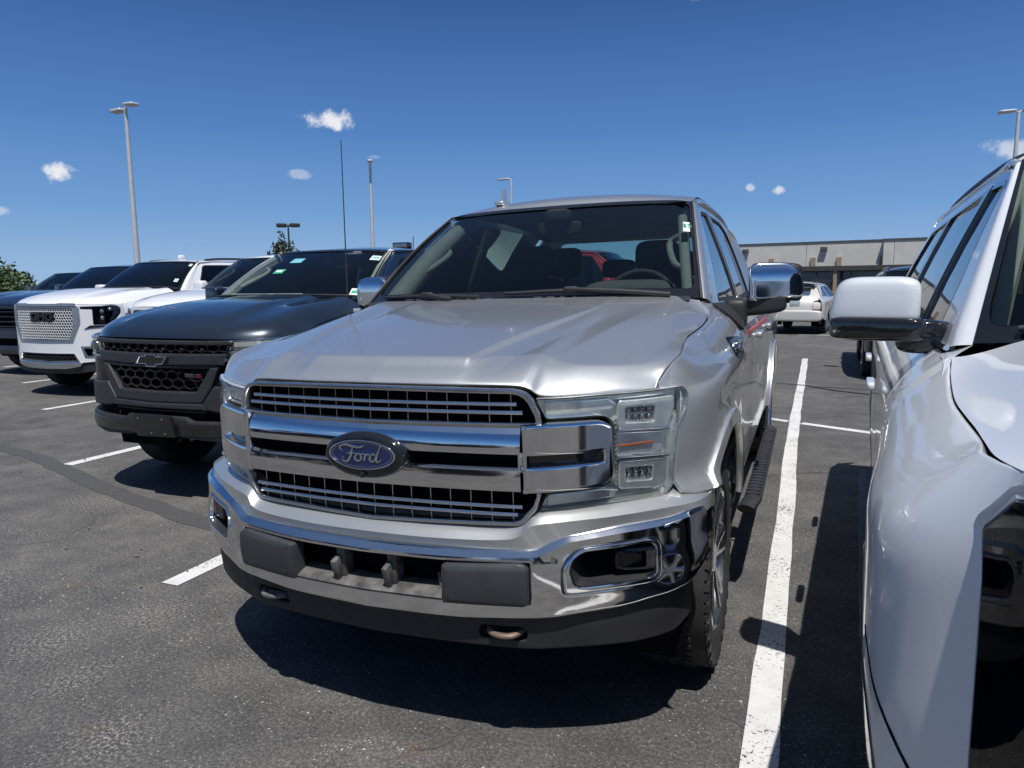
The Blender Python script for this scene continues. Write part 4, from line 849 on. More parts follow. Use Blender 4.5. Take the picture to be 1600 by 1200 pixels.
    if S['type'] == 'suv':
        bs = lambda p: np.stack([p[:, 0], ce + .03 - tumble * 1.0 * np.clip((p[:, 1] - zb) / (zt - zb), -.0, 1.2) - .05 * (p[:, 0] / HW)**2 + (L - ce - .05) * sm(zb, zb - .25, p[:, 1]), p[:, 1]], 1)
        rw = rnd([(-thw * .88, zb + .06), (thw * .88, zb + .06), (thw * .80, zt - .06), (-thw * .80, zt - .06)], .06)
        MB().plate([np.array([(-hwr * .94, lo + .1), (hwr * .94, lo + .1), (hwr * .93, zb - .05), (xb * .97, zb), (thw * 1.0, zt), (-thw * 1.0, zt), (-xb * .97, zb), (-hwr * .93, zb - .05)]), rw], bs, .0, .02, .004, .12).build('tailgate', P, T)
        MB().plate(rw, bs, -.004, .002, 0, .15).build('rear_window', S.get('rearglass', glass_side), T)
        for sx in (-1, 1):
            m = MB(); m.plate(rnd([(sx * hwr * .70, zb - .32), (sx * hwr * .965, zb - .30), (sx * hwr * .955, zb - .06), (sx * hwr * .70, zb - .10)], .03), bs, .022, .06, .012, .06); m.build('tail_lamp', red_lens, T)
        m = MB(); m.squad((0, L - .08, .55), (HW * 1.86, .26, .32), .3); m.build('rear_bumper', S.get('rearbump', P), T, angle=50); m = MB(); m.box((0, L + .035, .50), (.5, .02, .12), bev=.005); m.build('rear_plate', sticker_white, T)
    else:
        bw = lambda p: np.stack([p[:, 0], ce - .03 + 0 * p[:, 1] - .10 * np.clip((p[:, 1] - zb) / .5, 0, 1), p[:, 1]], 1); rw = rnd([(-.58, zb + .07), (.58, zb + .07), (.52, zt - .06), (-.52, zt - .06)], .05)
        MB().plate([np.array([(-xb * .99, .7), (xb * .99, .7), (xb * .985, zb), (thw, zt), (-thw, zt), (-xb * .985, zb)]), rw], bw, 0, .02, .003, .12).build('cab_rear_wall', P, T); MB().plate(rw, bw, .005, .002, 0, .15).build('rear_window', S.get('rearglass', glass_dark), T)
        zr_ = float(B.zs(L - .2)); q = MB(); q.box((0, L - .08, zr_ - .27), (HW * 1.78, .06, .54), bev=.02); q.build('tailgate', P, T); q = MB(); q.box((0, (ce + L) / 2, .72), (HW * 1.7, L - ce - .2, .04)); q.build('bed_floor', plastic, T)
        q = MB(); q.box((HW - .12, (ce + L) / 2, zr_ - .005), (.11, L - ce - .15, .03), bev=.008); o = q.build('bed_rail', plastic, T); flipx(o); q = MB(); q.squad((0, L - .03, .58), (HW * 1.86, .2, .2), .3); q.build('rear_bumper', S.get('rearbump', chrome), T, angle=50)
    # mirrors, handles, wipers, inside
    zm = zb + S.get('mirz', .09); xm = S.get('mirx', HW + .13); ym = yc + S.get('miry', .42)
    q = MB(); q.squad((xm, ym, zm), S.get('mirsize', (.22, .15, .19)), .4, shear=lambda G: np.stack([G[..., 0] - S.get('mirshear', 0) * np.clip(G[..., 2] + .02, 0, 1) * (G[..., 0] > 0), G[..., 1] + .22 * (G[..., 0] + .1), G[..., 2]], -1)); mc = q.build('mirror', S.get('mircap', P), T, angle=60)
    q = MB(); q.squad((xm - .07, ym + .01, zm - S.get('armdz', .105)), (.26, .09, .055), .5); q.build('mirror_arm', gloss_black, mc, angle=60); q = MB(); q.plate(rnd([(xm - .09, zm - .07), (xm + .09, zm - .06), (xm + .09, zm + .07), (xm - .09, zm + .07)], .03), lambda p: np.stack([p[:, 0], ym + .09 + .22 * (p[:, 0] - xm + .1), p[:, 1]], 1), 0, .01, .002, .05, flip=True); q.build('mirror_glass', chrome, mc); flip_tree(mc)
    for v in yd[1:]:
        y = v - .16; x = float(B.x(np.array([y]), np.array([zb - .20]))[0]); q = MB(); q.squad((x + .028, y, zb - .20), (.03, .21, .034), .4); o = q.build('door_handle', S.get('handle', P), T, angle=60); flipx(o)
    for s0_, s1_ in ((-.75, -.08), (-.02, .70)):
        xx = np.linspace(s0_, s1_, 8) * bhw; bp = ws(np.stack([xx / bhw, np.full(8, .045)], 1)); q = MB(); q.tube(bp + [0, -.02, .012], .009, 6); q.build('wiper', plastic, T, angle=60)
    q = MB(); q.squad((0, yc + .42, zc - .20), (bhw * 1.9, .66, .30), .35, 24, 12); q.build('dashboard', S.get('dash', interior_dark), T, angle=60)
    q = MB(); sx = .38; c = np.array([sx, yc + .72, zc - .14]); u = np.array([1., 0, 0]); v = np.array([0, .38, .92]); q.tube([c + .18 * (np.cos(t) * u + np.sin(t) * v) for t in np.linspace(0, 2 * np.pi, 25)[:-1]], .015, 6, closed=True); q.squad(c, (.3, .05, .07), .6, 10, 8); q.build('steering_wheel', interior_dark, T, angle=60)
    for x in (-.38, .38): seat(T, x, yc + 1.12, zb - .58, S.get('seatmat', interior_dark), .5)
    if ce > yc + 2.0: 
        q = MB(); q.squad((0, yc + 2.0, zb - .44), (1.4, .5, .2), .4); q.squad((0, yc + 2.24, zb - .2), (1.4, .16, .5), .4, rot=rotx(-10)); q.build('rear_bench', interior_dark, T, angle=60)
    ct = MB(); ct.box((0, (yc + ce) / 2 + .2, lo + .12), (HW * 1.76, ce - yc - .2, .04)); ct.box((HW - .15, (yc + ce) / 2 + .3, zb - .38), (.04, ce - yc - .5, .72)); ct.box((-HW + .15, (yc + ce) / 2 + .3, zb - .38), (.04, ce - yc - .5, .72)); ct.box((0, yc + .2, zb - .42), (HW * 1.7, .04, .7)); ct.build('cabin_tub', interior_dark, T)
    pt = ws(np.stack([np.full(6, .965), np.linspace(.05, 1, 6)], 1)) + [-.02, .06, -.01]; q = MB(); q.tube(pt, .045, 6, smooth=2); o = q.build('pillar_trim_inner', S.get('pillar_in', interior_grey), T, angle=60); flipx(o)
    if S.get('grab'): q = MB(); q.tube([pt[1] + [-.0, .03, 0], pt[1] + [-.06, .05, .03], pt[3] + [-.075, .05, -.01], pt[3] + [-.01, .03, .03]], .018, 8, smooth=4); o = q.build('grab_handle', S['grab'], T, angle=60); flipx(o)
    q = MB(); q.squad((0, ty + .02, tz - .09), (.24, .035, .07), .4); q.tube([(0, ty + .02, tz - .08), (0, ty + .0, tz)], .01, 6); q.build('rear_view_mirror', interior_dark, T, angle=60)
    T_ = dict(B=B, F=F, ws=ws, Gs=Gs, both=both, S=S, T=T)
    nose(T_); return T_
def on_ws(V, a, b, wd, ht, name, mat, inner=None, imat=None, h=.003):
    """paper or sticker stuck inside the windshield at (a, b), wd x ht metres"""
    ws = V['ws']; sx = V['S']['wstop'][3] * .9; sy = np.linalg.norm(ws(np.array([[a, 1.]]))[0] - ws(np.array([[a, 0.]]))[0])
    f = lambda p: ws(np.stack([a + p[:, 0] / sx, b + p[:, 1] / sy], 1))
    o = MB().plate(rnd([(-wd / 2, -ht / 2), (wd / 2, -ht / 2), (wd / 2, ht / 2), (-wd / 2, ht / 2)], .004), f, h, .001, 0, .04).build(name, mat, V['T'])
    if inner: MB().plate([(-wd * .38, -ht * .15), (wd * .30, -ht * .15), (wd * .30, ht * .22), (-wd * .38, ht * .22)], f, h + .0012, .0008, 0, .04).build('print_block', imat, o)
    return o
def nose_midsize(V):
    F, T, S = V['F'], V['T'], V['S']; L_ = F.L; pl = lambda l, h, t, b, n, m, par=T, res=.05, **k: MB().plate([L_(q) for q in l] if isinstance(l, list) and np.ndim(l[0]) == 2 else L_(l), F, h, t, b, res, **k).build(n, m, par)
    pl(sym([(0, 1.105), (.60, 1.10), (.93, 1.10), (.95, .80), (.93, .60), (0, .60)]), -.03, .002, 0, 'nose_backing', void)
    pl(sym([(0, 1.112), (.40, 1.112), (.615, 1.116), (.60, 1.086), (0, 1.084)]), .018, .05, .006, 'grille_bar', charcoal)
    up = sym([(0, 1.082), (.585, 1.085), (.535, 1.026), (0, 1.026)]); hexmesh(F, L_, up, .085, .006, 'grille_mesh', plastic, T, h=-.005, squash=.55)
    pl(sym([(0, 1.024), (.30, 1.026), (.585, 1.030), (.560, .955), (0, .944)]), .022, .06, .010, 'grille_bar', charcoal)
    pl(sym([(0, .942), (.50, .950), (.495, .932), (0, .926)]), .018, .03, .003, 'grille_trim', dark_chrome)
    lw = sym([(0, .924), (.455, .930), (.345, .776), (0, .770)]); hexmesh(F, L_, lw, .098, .0085, 'grille_mesh', gloss_black, T, h=-.008, squash=.62)
    for k in range(6): c = F(L_([( -.40 + k * .16, 1.056)]))[0]; q = MB(); q.squad(c + [0, -.004, 0], (.026, .02, .014), .6, 8, 6); q.build('grille_stud', charcoal, T)
    pl(sym([(0, .768), (.345, .774), (.462, .936), (.520, .944), (.455, .80), (.385, .722), (0, .718)]) if 0 else np.vstack([[( .345, .774), (.462, .936), (.525, .944), (.47, .82), (.385, .700), (0, .692)], [(-.385, .700), (-.47, .82), (-.525, .944), (-.462, .936), (-.345, .774)], [(0, .768)]]), .026, .06, .010, 'grille_surround', charcoal)
    hl = pl(rnd([(.600, 1.112), (.80, 1.122), (.925, 1.135), (.94, 1.06), (.92, .985), (.60, .985), (.545, 1.0)], .015), .016, .02, .006, 'headlight', lens_clear)
    pl(rnd([(.600, 1.108), (.925, 1.130), (.935, 1.06), (.92, .99), (.60, .99), (.55, 1.0)], .01), -.02, .002, 0, 'lamp_housing', lamp_grey, hl); q = MB(); c = F(L_([(.80, 1.05)]))[0]; q.squad(c, (.09, .06, .07), .9); q.build('projector', lamp_led, hl, angle=60)
    pl([(.598, 1.118), (.80, 1.128), (.93, 1.142), (.93, 1.128), (.80, 1.114), (.598, 1.104)], .020, .02, .003, 'lamp_trim', chrome, hl); pl([(.545, .996), (.70, 1.000), (.93, .985), (.93, .972), (.70, .984), (.545, .982)], .022, .02, .003, 'lamp_trim', chrome, hl); flip_tree(hl)
    o = pl(rnd([(.535, .975), (.92, .968), (.955, .90), (.96, .81), (.62, .805), (.475, .82), (.53, .945)], .01), .010, .04, .006, 'side_lamp_panel', lens_smoke); pl(rnd([(.53, .965), (.90, .96), (.90, .93), (.525, .93)], .005), .002, .01, 0, 'turn_signal', lamp_dark, o); flip_tree(o)
    o = pl(rnd([(.395, .705), (.48, .818), (.62, .806), (.965, .81), (.97, .70), (.95, .62), (.5, .64), (.40, .66)], .012), .030, .06, .012, 'bumper_corner', charcoal); flipx(o)
    pl(sym([(0, .690), (.39, .698), (.42, .655), (0, .652)]), .034, .06, .010, 'bumper', charcoal)
    pl(sym([(0, .650), (.95, .66), (.95, .60), (0, .60)]), -.01, .01, 0, 'bumper_slot', void); pl(sym([(0, .640), (.40, .645), (.40, .634), (0, .630)]), .012, .02, .003, 'slot_grille', charcoal)
    lowb = [(0, .606), (.26, .602), (.30, .575), (.60, .580), (.93, .60), (.95, .56), (.75, .48), (.52, .445), (.30, .455), (.16, .47), (0, .468)]
    pl(sym(lowb), .040, .08, .014, 'lower_bumper', plastic); pl(sym([(0, .56), (.30, .560), (.88, .565), (.80, .50), (.45, .475), (0, .480)]), .046, .02, .006, 'bumper_inset', gloss_black)
    pb = pl(rnd([(-.175, .612), (.165, .612), (.20, .470), (-.14, .462)], .01), .075, .02, .004, 'plate_bracket', gloss_black)
    for x, z in ((-.12, .585), (.10, .588), (.0, .49), (.12, .49)): q = MB(); c = F(L_([(x, z)]))[0]; q.lathe([(0, .004), (.007, .003), (.008, 0)], c + [0, -.076, 0], (0, -1, 0), 8); q.build('screw', satin, pb)
    q = MB(); q.patch(np.array([[(x, .30 + .5 * x * x, .47), (x, .45 + .4 * x * x, .40), (x, .75, .36)] for x in np.linspace(-.55, .55, 5)]) + [0, -.22, 0], 4, 4); q.build('skid_plate', dirty_metal, T)
    bow = np.array([(-.143, .952), (-.100, 1.008), (-.050, 1.008), (-.042, 1.022), (.042, 1.022), (.050, 1.008), (.143, 1.008), (.100, .952), (.050, .952), (.042, .936), (-.042, .936), (-.050, .952)]); bow = np.stack([bow[:, 0], bow[:, 1] - 0], 1)
    em = pl([bow, inset(bow if area(bow) > 0 else bow[::-1], .008)], .046, .03, .003, 'emblem', satin, res=.06); pl(inset(bow if area(bow) > 0 else bow[::-1], .007), .040, .02, .0, 'emblem_field', gloss_black, em)
    c = F(L_([(.335, .884)]))[0]; bd = MB().box(tuple(c + [0, -.022, 0]), (.15, .004, .026), bev=.001).build('grille_badge', gloss_black, T)
    put_text('badge_lettering', text_mesh('ZR', .026, .003, .0004, sx=1.6), satin, bd, frame(Vector(c) + Vector((-.03, -.027, 0)), (1, .05, 0), (0, 0, 1))); put_text('badge_lettering', text_mesh('2', .026, .003, .0006, sx=1.6), red_lens, bd, frame(Vector(c) + Vector((.045, -.026, 0)), (1, .05, 0), (0, 0, 1)))
def charcoal_pickup():
    T = thing('pickup_truck', 'dark slate pickup with black emblem and pale dashboard mat, beside the silver truck', 'pickup truck', (-2.82, 1.68, 0))
    S = dict(type='pickup', HW=.955, L=5.40, ya=.90, yb=4.16, R=.395, paint=slate, belt=1.30, lip=1.125, sill=.50, cowl=(1.18, 1.375), wstop=(1.98, 1.775, .625, .80), roof=1.838, cab_end=3.55, doors=[1.55, 2.62, 3.45],
             plan=[(0, 0), (.3, .012), (.55, .05), (.72, .12), (.84, .235), (.91, .36), (.935, .46)], zs=[(.30, 1.10), (.5, 1.165), (.8, 1.215), (1.15, 1.275), (1.4, 1.298), (1.8, 1.30), (3.5, 1.31), (3.7, 1.335), (5.4, 1.34)],
             crown=.03, dome=.022, lipdrop=-.005, rim=gloss_black, spokes=6, cladding=plastic, flare=.03, archgap=.09, pillar_in=beige, grab=beige, mircap=slate, mirsize=(.19, .14, .16), mirx=1.07, miry=.45, ws=glass_ws, side=glass_dark, rearbump=plastic, zfend=.70)
    V = vehicle(S, T, nose_midsize)
    on_ws(V, .72, .80, .15, .085, 'windshield_sticker', sticker_white, True, sticker_blue); on_ws(V, .70, .12, .10, .10, 'windshield_sticker', sticker_white, True, sticker_green)
    on_ws(V, -.16, .74, .085, .085, 'windshield_sticker', sticker_blue); on_ws(V, -.21, .50, .07, .07, 'windshield_sticker', sticker_green, True, sticker_white)
    q = MB(); q.box((-.33, 1.40, 1.372), (.78, .20, .012), rotx(18), bev=.004); q.build('dash_mat', paper, T)
    for x in (-.28, .42):
        q = MB(); q.box((x, 3.72, 1.925), (.21, .09, .075), bev=.01); lp = q.build('light_pod', gloss_black, T); q = MB(); q.box((x, 3.672, 1.925), (.185, .006, .05), bev=.002); q.build('pod_lens', lamp_led, lp); MB().box((x, 3.74, 1.80), (.03, .03, .15)).build('pod_bracket', plastic, lp)
    q = MB(); q.tube([(-.75, 3.78, 1.32), (-.60, 3.78, 1.80), (.60, 3.78, 1.80), (.75, 3.78, 1.32)], .035, 8); q.build('sports_bar', plastic, T, angle=60)
    q = MB(); q.tube([(-.14, 3.72, 1.84), (-.12, 3.70, 2.02)], .005, 5); q.build('aerial', plastic, T)
    return T
def nose_denali(V):
    F, T, S = V['F'], V['T'], V['S']; L_ = F.L; pl = lambda l, h, t, b, n, m, par=T, res=.05, **k: MB().plate([L_(q) for q in l] if isinstance(l, list) and np.ndim(l[0]) == 2 else L_(l), F, h, t, b, res, **k).build(n, m, par)
    gi = sym([(0, 1.222), (.545, 1.216), (.555, 1.02), (.475, .790), (0, .783)]); go = sym([(0, 1.236), (.60, 1.234), (.640, 1.215), (.645, 1.030), (.52, .768), (0, .760)]); lamp = rnd([(.652, 1.230), (.86, 1.236), (.935, 1.262), (.965, 1.21), (.962, 1.14), (.915, .992), (.775, .992), (.775, 1.20), (.655, 1.205)], [.005, .01, .03, .02, .02, .04, .01, .01, .005]); mf = lambda l: (np.asarray(l) * [-1, 1])[::-1]
    lowg = sym([(0, .596), (.515, .600), (.575, .510), (0, .490)]); fogo = rnd([(.62, .70), (.93, .70), (.95, .62), (.93, .545), (.665, .545)], .01)
    pl([sym([(0, 1.262), (.55, 1.262), (.86, 1.258), (.975, 1.262), (.985, .95), (.985, .72), (.97, .52), (.62, .478), (0, .470)]), go, lamp, mf(lamp), lowg, fogo, mf(fogo)], 0, .03, .008, 'front_fascia', white)
    pl(sym([(0, 1.24), (.97, 1.25), (.97, .46), (0, .46)]), -.07, .002, 0, 'nose_backing', void)
    pl(sym([(0, 1.275), (.30, 1.277), (.34, 1.284), (.57, 1.281), (.615, 1.238), (0, 1.238)]), .012, .03, .005, 'hood_chrome', satin); pl([go, gi], .016, .05, .008, 'grille_frame', satin)
    let = sym([(0, 1.155), (.255, 1.155), (.255, 1.040), (0, 1.040)]); hexmesh(F, L_, gi, .0425, .0068, 'grille_mesh', bright_mesh, T, h=.0, holes=[let])
    eb = pl(rnd(sym([(0, 1.158), (.262, 1.158), (.262, 1.038), (0, 1.038)]), .01), .0, .02, .004, 'emblem', gloss_black); c = F(L_([(0, 1.098)]))[0]
    put_text('emblem_lettering', text_mesh('GMC', .135, .012, .006, sx=1.42), dark_chrome, eb, frame(Vector(c) + Vector((0, -.012, 0)), (1, 0, 0), (0, 0, 1)))
    hl = pl(lamp, .004, .02, .006, 'headlight', lens_smoke); pl(lamp, -.05, .002, 0, 'lamp_housing', lamp_dark, hl)
    for x, z in ((.84, 1.17), (.84, 1.08), (.90, 1.20)): q = MB(); c = F(L_([(x, z)]))[0]; q.squad(c + [0, .02, 0], (.07, .05, .055), .8); q.build('projector', lamp_led, hl, angle=60)
    pl([(.905, 1.235), (.93, 1.24), (.955, 1.15), (.915, 1.05), (.90, 1.06), (.935, 1.15)], -.01, .01, .002, 'running_light', lamp_grey, hl); flip_tree(hl)
    o = pl(rnd([(.685, .935), (.745, .985), (.90, .985), (.895, .962), (.76, .950)], .006), .010, .02, .004, 'lamp_blade', dark_chrome); flipx(o)
    o = pl([fogo, rnd([(.66, .675), (.91, .675), (.915, .58), (.70, .575)], .01)], .006, .03, .006, 'fog_bezel', satin); pl(fogo, -.04, .002, 0, 'fog_pocket', void, o); flip_tree(o)
    hexmesh(F, L_, lowg, .05, .005, 'lower_mesh', plastic, T, h=-.01); o = pl([sym([(0, .606), (.525, .610), (.59, .505), (0, .482)]), lowg], .008, .02, .004, 'lower_frame', satin)
    pl(sym([(0, .480), (.58, .502), (.63, .478), (.60, .43), (.40, .395), (0, .385)]), .016, .04, .012, 'skid_trim', satin); pl(sym([(0, .44), (.60, .46), (.97, .52), (.96, .40), (.5, .33), (0, .32)]), -.02, .02, .01, 'air_dam', plastic)
def white_suv_chrome():
    T = thing('suv', 'white full-size SUV with a large chrome honeycomb grille lettered GMC', 'suv', (-8.40, 4.76, 0))
    S = dict(type='suv', HW=1.03, L=5.3, ya=.98, yb=4.05, R=.40, paint=white, belt=1.36, lip=1.272, sill=.42, cowl=(1.40, 1.475), wstop=(2.10, 1.885, .66, .86), roof=1.955, cab_end=5.05, doors=[1.75, 2.85, 3.85], rear_rake=.20,
             plan=[(0, 0), (.3, .01), (.6, .06), (.75, .14), (.9, .30), (.97, .46), (.99, .58)], zs=[(.42, 1.255), (.6, 1.285), (1.0, 1.315), (1.4, 1.345), (1.8, 1.36), (3.5, 1.37), (5.3, 1.37)],
             crown=.05, dome=.015, lipdrop=-.01, rim=chrome, handle=white, rails=.04, railmat=plastic, mircap=white, ws=glass_dark, zfend=.52)
    V = vehicle(S, T, nose_denali); on_ws(V, .80, .86, .12, .07, 'windshield_sticker', sticker_white, True, sticker_blue); on_ws(V, .70, .28, .09, .07, 'windshield_sticker', sticker_white, True, sticker_green); on_ws(V, .35, .06, .10, .03, 'windshield_sticker', sticker_white)
    q = MB(); q.squad((0, 2.45, 1.985), (.06, .14, .07), .8); q.build('roof_fin', white, T, angle=60)
    return T
def nose_plain(V):
    """pickup or SUV front for cars that show little of it: lamps, grille with bars, bumper"""
    F, T, S = V['F'], V['T'], V['S']; L_ = F.L; P = S['paint']; z1 = S['lip']; hw = F.x[-1]; pl = lambda l, h, t, b, n, m, par=T, res=.06, **k: MB().plate([L_(q) for q in l] if isinstance(l, list) and np.ndim(l[0]) == 2 else L_(l), F, h, t, b, res, **k).build(n, m, par)
    gr = rnd(sym([(0, z1 - .05), (hw * .56, z1 - .05), (hw * .60, z1 - .16), (hw * .50, z1 - .42), (0, z1 - .44)])[1:-1] if 0 else sym([(hw * .56, z1 - .05), (hw * .60, z1 - .16), (hw * .50, z1 - .42)]), .02); lamp = rnd([(hw * .66, z1 - .05), (hw * .965, z1 - .015), (hw * .985, z1 - .10), (hw * .93, z1 - .20), (hw * .64, z1 - .17)], .02); mf = lambda l: (np.asarray(l) * [-1, 1])[::-1]; low = sym([(hw * .62, z1 - .58), (hw * .50, z1 - .70)])
    zb_ = max(.32, z1 - .82)
    pl([sym([(0, z1 - .012), (hw * .6, z1 - .012), (hw * .99, z1 - .0), (hw * 1.0, z1 - .3), (hw * .99, zb_ + .12), (hw * .6, zb_), (0, zb_)]), gr, lamp, mf(lamp), low], 0, .03, .008, 'front_fascia', P); pl(sym([(0, z1 - .03), (hw * .95, z1 - .03), (hw * .95, zb_ + .05), (0, zb_ + .02)]), -.06, .002, 0, 'nose_backing', void)
    gm = S.get('grillemat', gloss_black); pl([np.asarray(gr), inset(np.asarray(gr) if area(np.asarray(gr)) > 0 else np.asarray(gr)[::-1], .022)], .012, .04, .006, 'grille_frame', gm)
    for k in range(4): z = z1 - .12 - k * .085; x = np.linspace(-hw * .53, hw * .53, 24); MB().tube(F(np.stack([F.s_(x), 0 * x + z], 1)) + [0, .012, 0], .012, 6).build('grille_bar', gm, T, angle=60)
    hl = pl(lamp, .004, .02, .006, 'headlight', lens_smoke); pl(lamp, -.04, .002, 0, 'lamp_housing', lamp_dark, hl); q = MB(); c = F(L_([(hw * .80, z1 - .11)]))[0]; q.squad(c + [0, .01, 0], (.12, .05, .06), .8); q.build('projector', lamp_led, hl, angle=60); flip_tree(hl)
    pl(sym([(hw * .60, zb_ + .06), (hw * .5, zb_ - .03)]), .01, .03, .01, 'skid_trim', S.get('skid', plastic))
def plain_pickup(name, label, loc, paint_, rot=0, group=None, **kw):
    T = thing(name, label, 'pickup truck', loc, rot, group)
    S = dict(type='pickup', HW=1.01, L=5.85, ya=.98, yb=4.65, R=.40, paint=paint_, belt=1.37, lip=1.22, sill=.50, cowl=(1.45, 1.465), wstop=(2.20, 1.90, .68, .85), roof=1.965, cab_end=3.80, doors=[1.70, 2.80, 3.70],
             plan=[(0, 0), (.3, .01), (.6, .05), (.78, .13), (.9, .28), (.96, .44), (.98, .56)], zs=[(.40, 1.205), (.6, 1.25), (1.0, 1.30), (1.4, 1.345), (1.8, 1.365), (3.7, 1.38), (3.95, 1.41), (5.85, 1.42)], crown=.03, dome=.02, rim=alloy, ws=glass_dark, mirsize=(.22, .15, .24), zfend=.62)
    S.update(kw); return vehicle(S, T, nose_plain)
def plain_suv(name, label, loc, paint_, rot=0, group=None, cat='suv', **kw):
    T = thing(name, label, cat, loc, rot, group)
    S = dict(type='suv', HW=.97, L=4.95, ya=.95, yb=3.85, R=.375, paint=paint_, belt=1.20, lip=1.08, sill=.38, cowl=(1.32, 1.235), wstop=(2.05, 1.66, .60, .78), roof=1.745, cab_end=4.75, doors=[1.65, 2.70, 3.65], rear_rake=.28,
             plan=[(0, 0), (.3, .015), (.55, .06), (.72, .15), (.84, .29), (.90, .42), (.925, .54)], zs=[(.38, 1.06), (.6, 1.09), (1.0, 1.13), (1.4, 1.18), (1.8, 1.20), (3.5, 1.215), (4.95, 1.22)], crown=.05, dome=.012, rim=alloy, ws=glass_dark, zfend=.52, rails=.03)
    S.update(kw); return vehicle(S, T, nose_plain)
def nose_foreground(V):
    F, T, S = V['F'], V['T'], V['S']; L_ = F.L; pl = lambda l, h, t, b, n, m, par=T, res=.04, **k: MB().plate([L_(q) for q in l] if isinstance(l, list) and np.ndim(l[0]) == 2 else L_(l), F, h, t, b, res, **k).build(n, m, par)
    mf = lambda l: (np.asarray(l) * [-1, 1])[::-1]
    lamp = rnd([(.60, 1.09), (.74, 1.145), (.85, 1.168), (.903, 1.148), (.931, 1.076), (.927, 1.0), (.926, .85), (.925, .62), (.905, .50), (.80, .50), (.785, .84), (.60, .90)], [.01, .03, .02, .01, .01, .04, .05, .05, .03, .04, .06, .02])
    gr = rnd(sym([(.56, 1.03), (.58, .70), (.48, .62)]), .03); low = rnd(sym([(.62, .46), (.55, .36)]), .02)
    pl([sym([(0, 1.182), (.5, 1.182), (.80, 1.184), (.853, 1.178), (.907, 1.155), (.936, 1.077), (.932, 1.0), (.931, .85), (.930, .42), (.80, .36), (0, .30)]), gr, lamp, mf(lamp), low], 0, .03, .012, 'front_fascia', pearl)
    pl(sym([(0, 1.09), (.93, 1.08), (.93, .42), (0, .38)]), -.10, .002, 0, 'nose_backing', void)
    pl([gr, inset(gr if area(gr) > 0 else gr[::-1], .025)], .014, .05, .008, 'grille_frame', chrome); hexmesh(F, L_, gr, .06, .006, 'grille_mesh', gloss_black, T, h=-.012)
    hl = pl(lamp, .002, .02, .006, 'headlight', lens_smoke); pl(lamp, -.014, .002, 0, 'lamp_housing', lamp_navy, hl)
    pl(rnd([(.62, 1.02), (.88, 1.085), (.925, 1.03), (.80, .985), (.62, .99)], .01), -.006, .012, .004, 'upper_reflector', lamp_navy, hl)
    for x, z in ((.70, 1.02), (.79, 1.02)): q = MB(); c = F(L_([(x, z)]))[0]; q.squad(c + [0, .014, 0], (.07, .012, .03), .6); q.build('projector', lamp_led, hl, angle=60)
    pl(rnd([(.84, 1.12), (.895, 1.10), (.905, 1.06), (.85, 1.08)], .006), -.004, .01, .003, 'corner_reflector', lamp_led, hl)
    pl(rnd([(.81, .80), (.925, .84), (.915, .56), (.82, .54)], .02), -.007, .012, .006, 'running_light', lamp_navy, hl); flip_tree(hl)
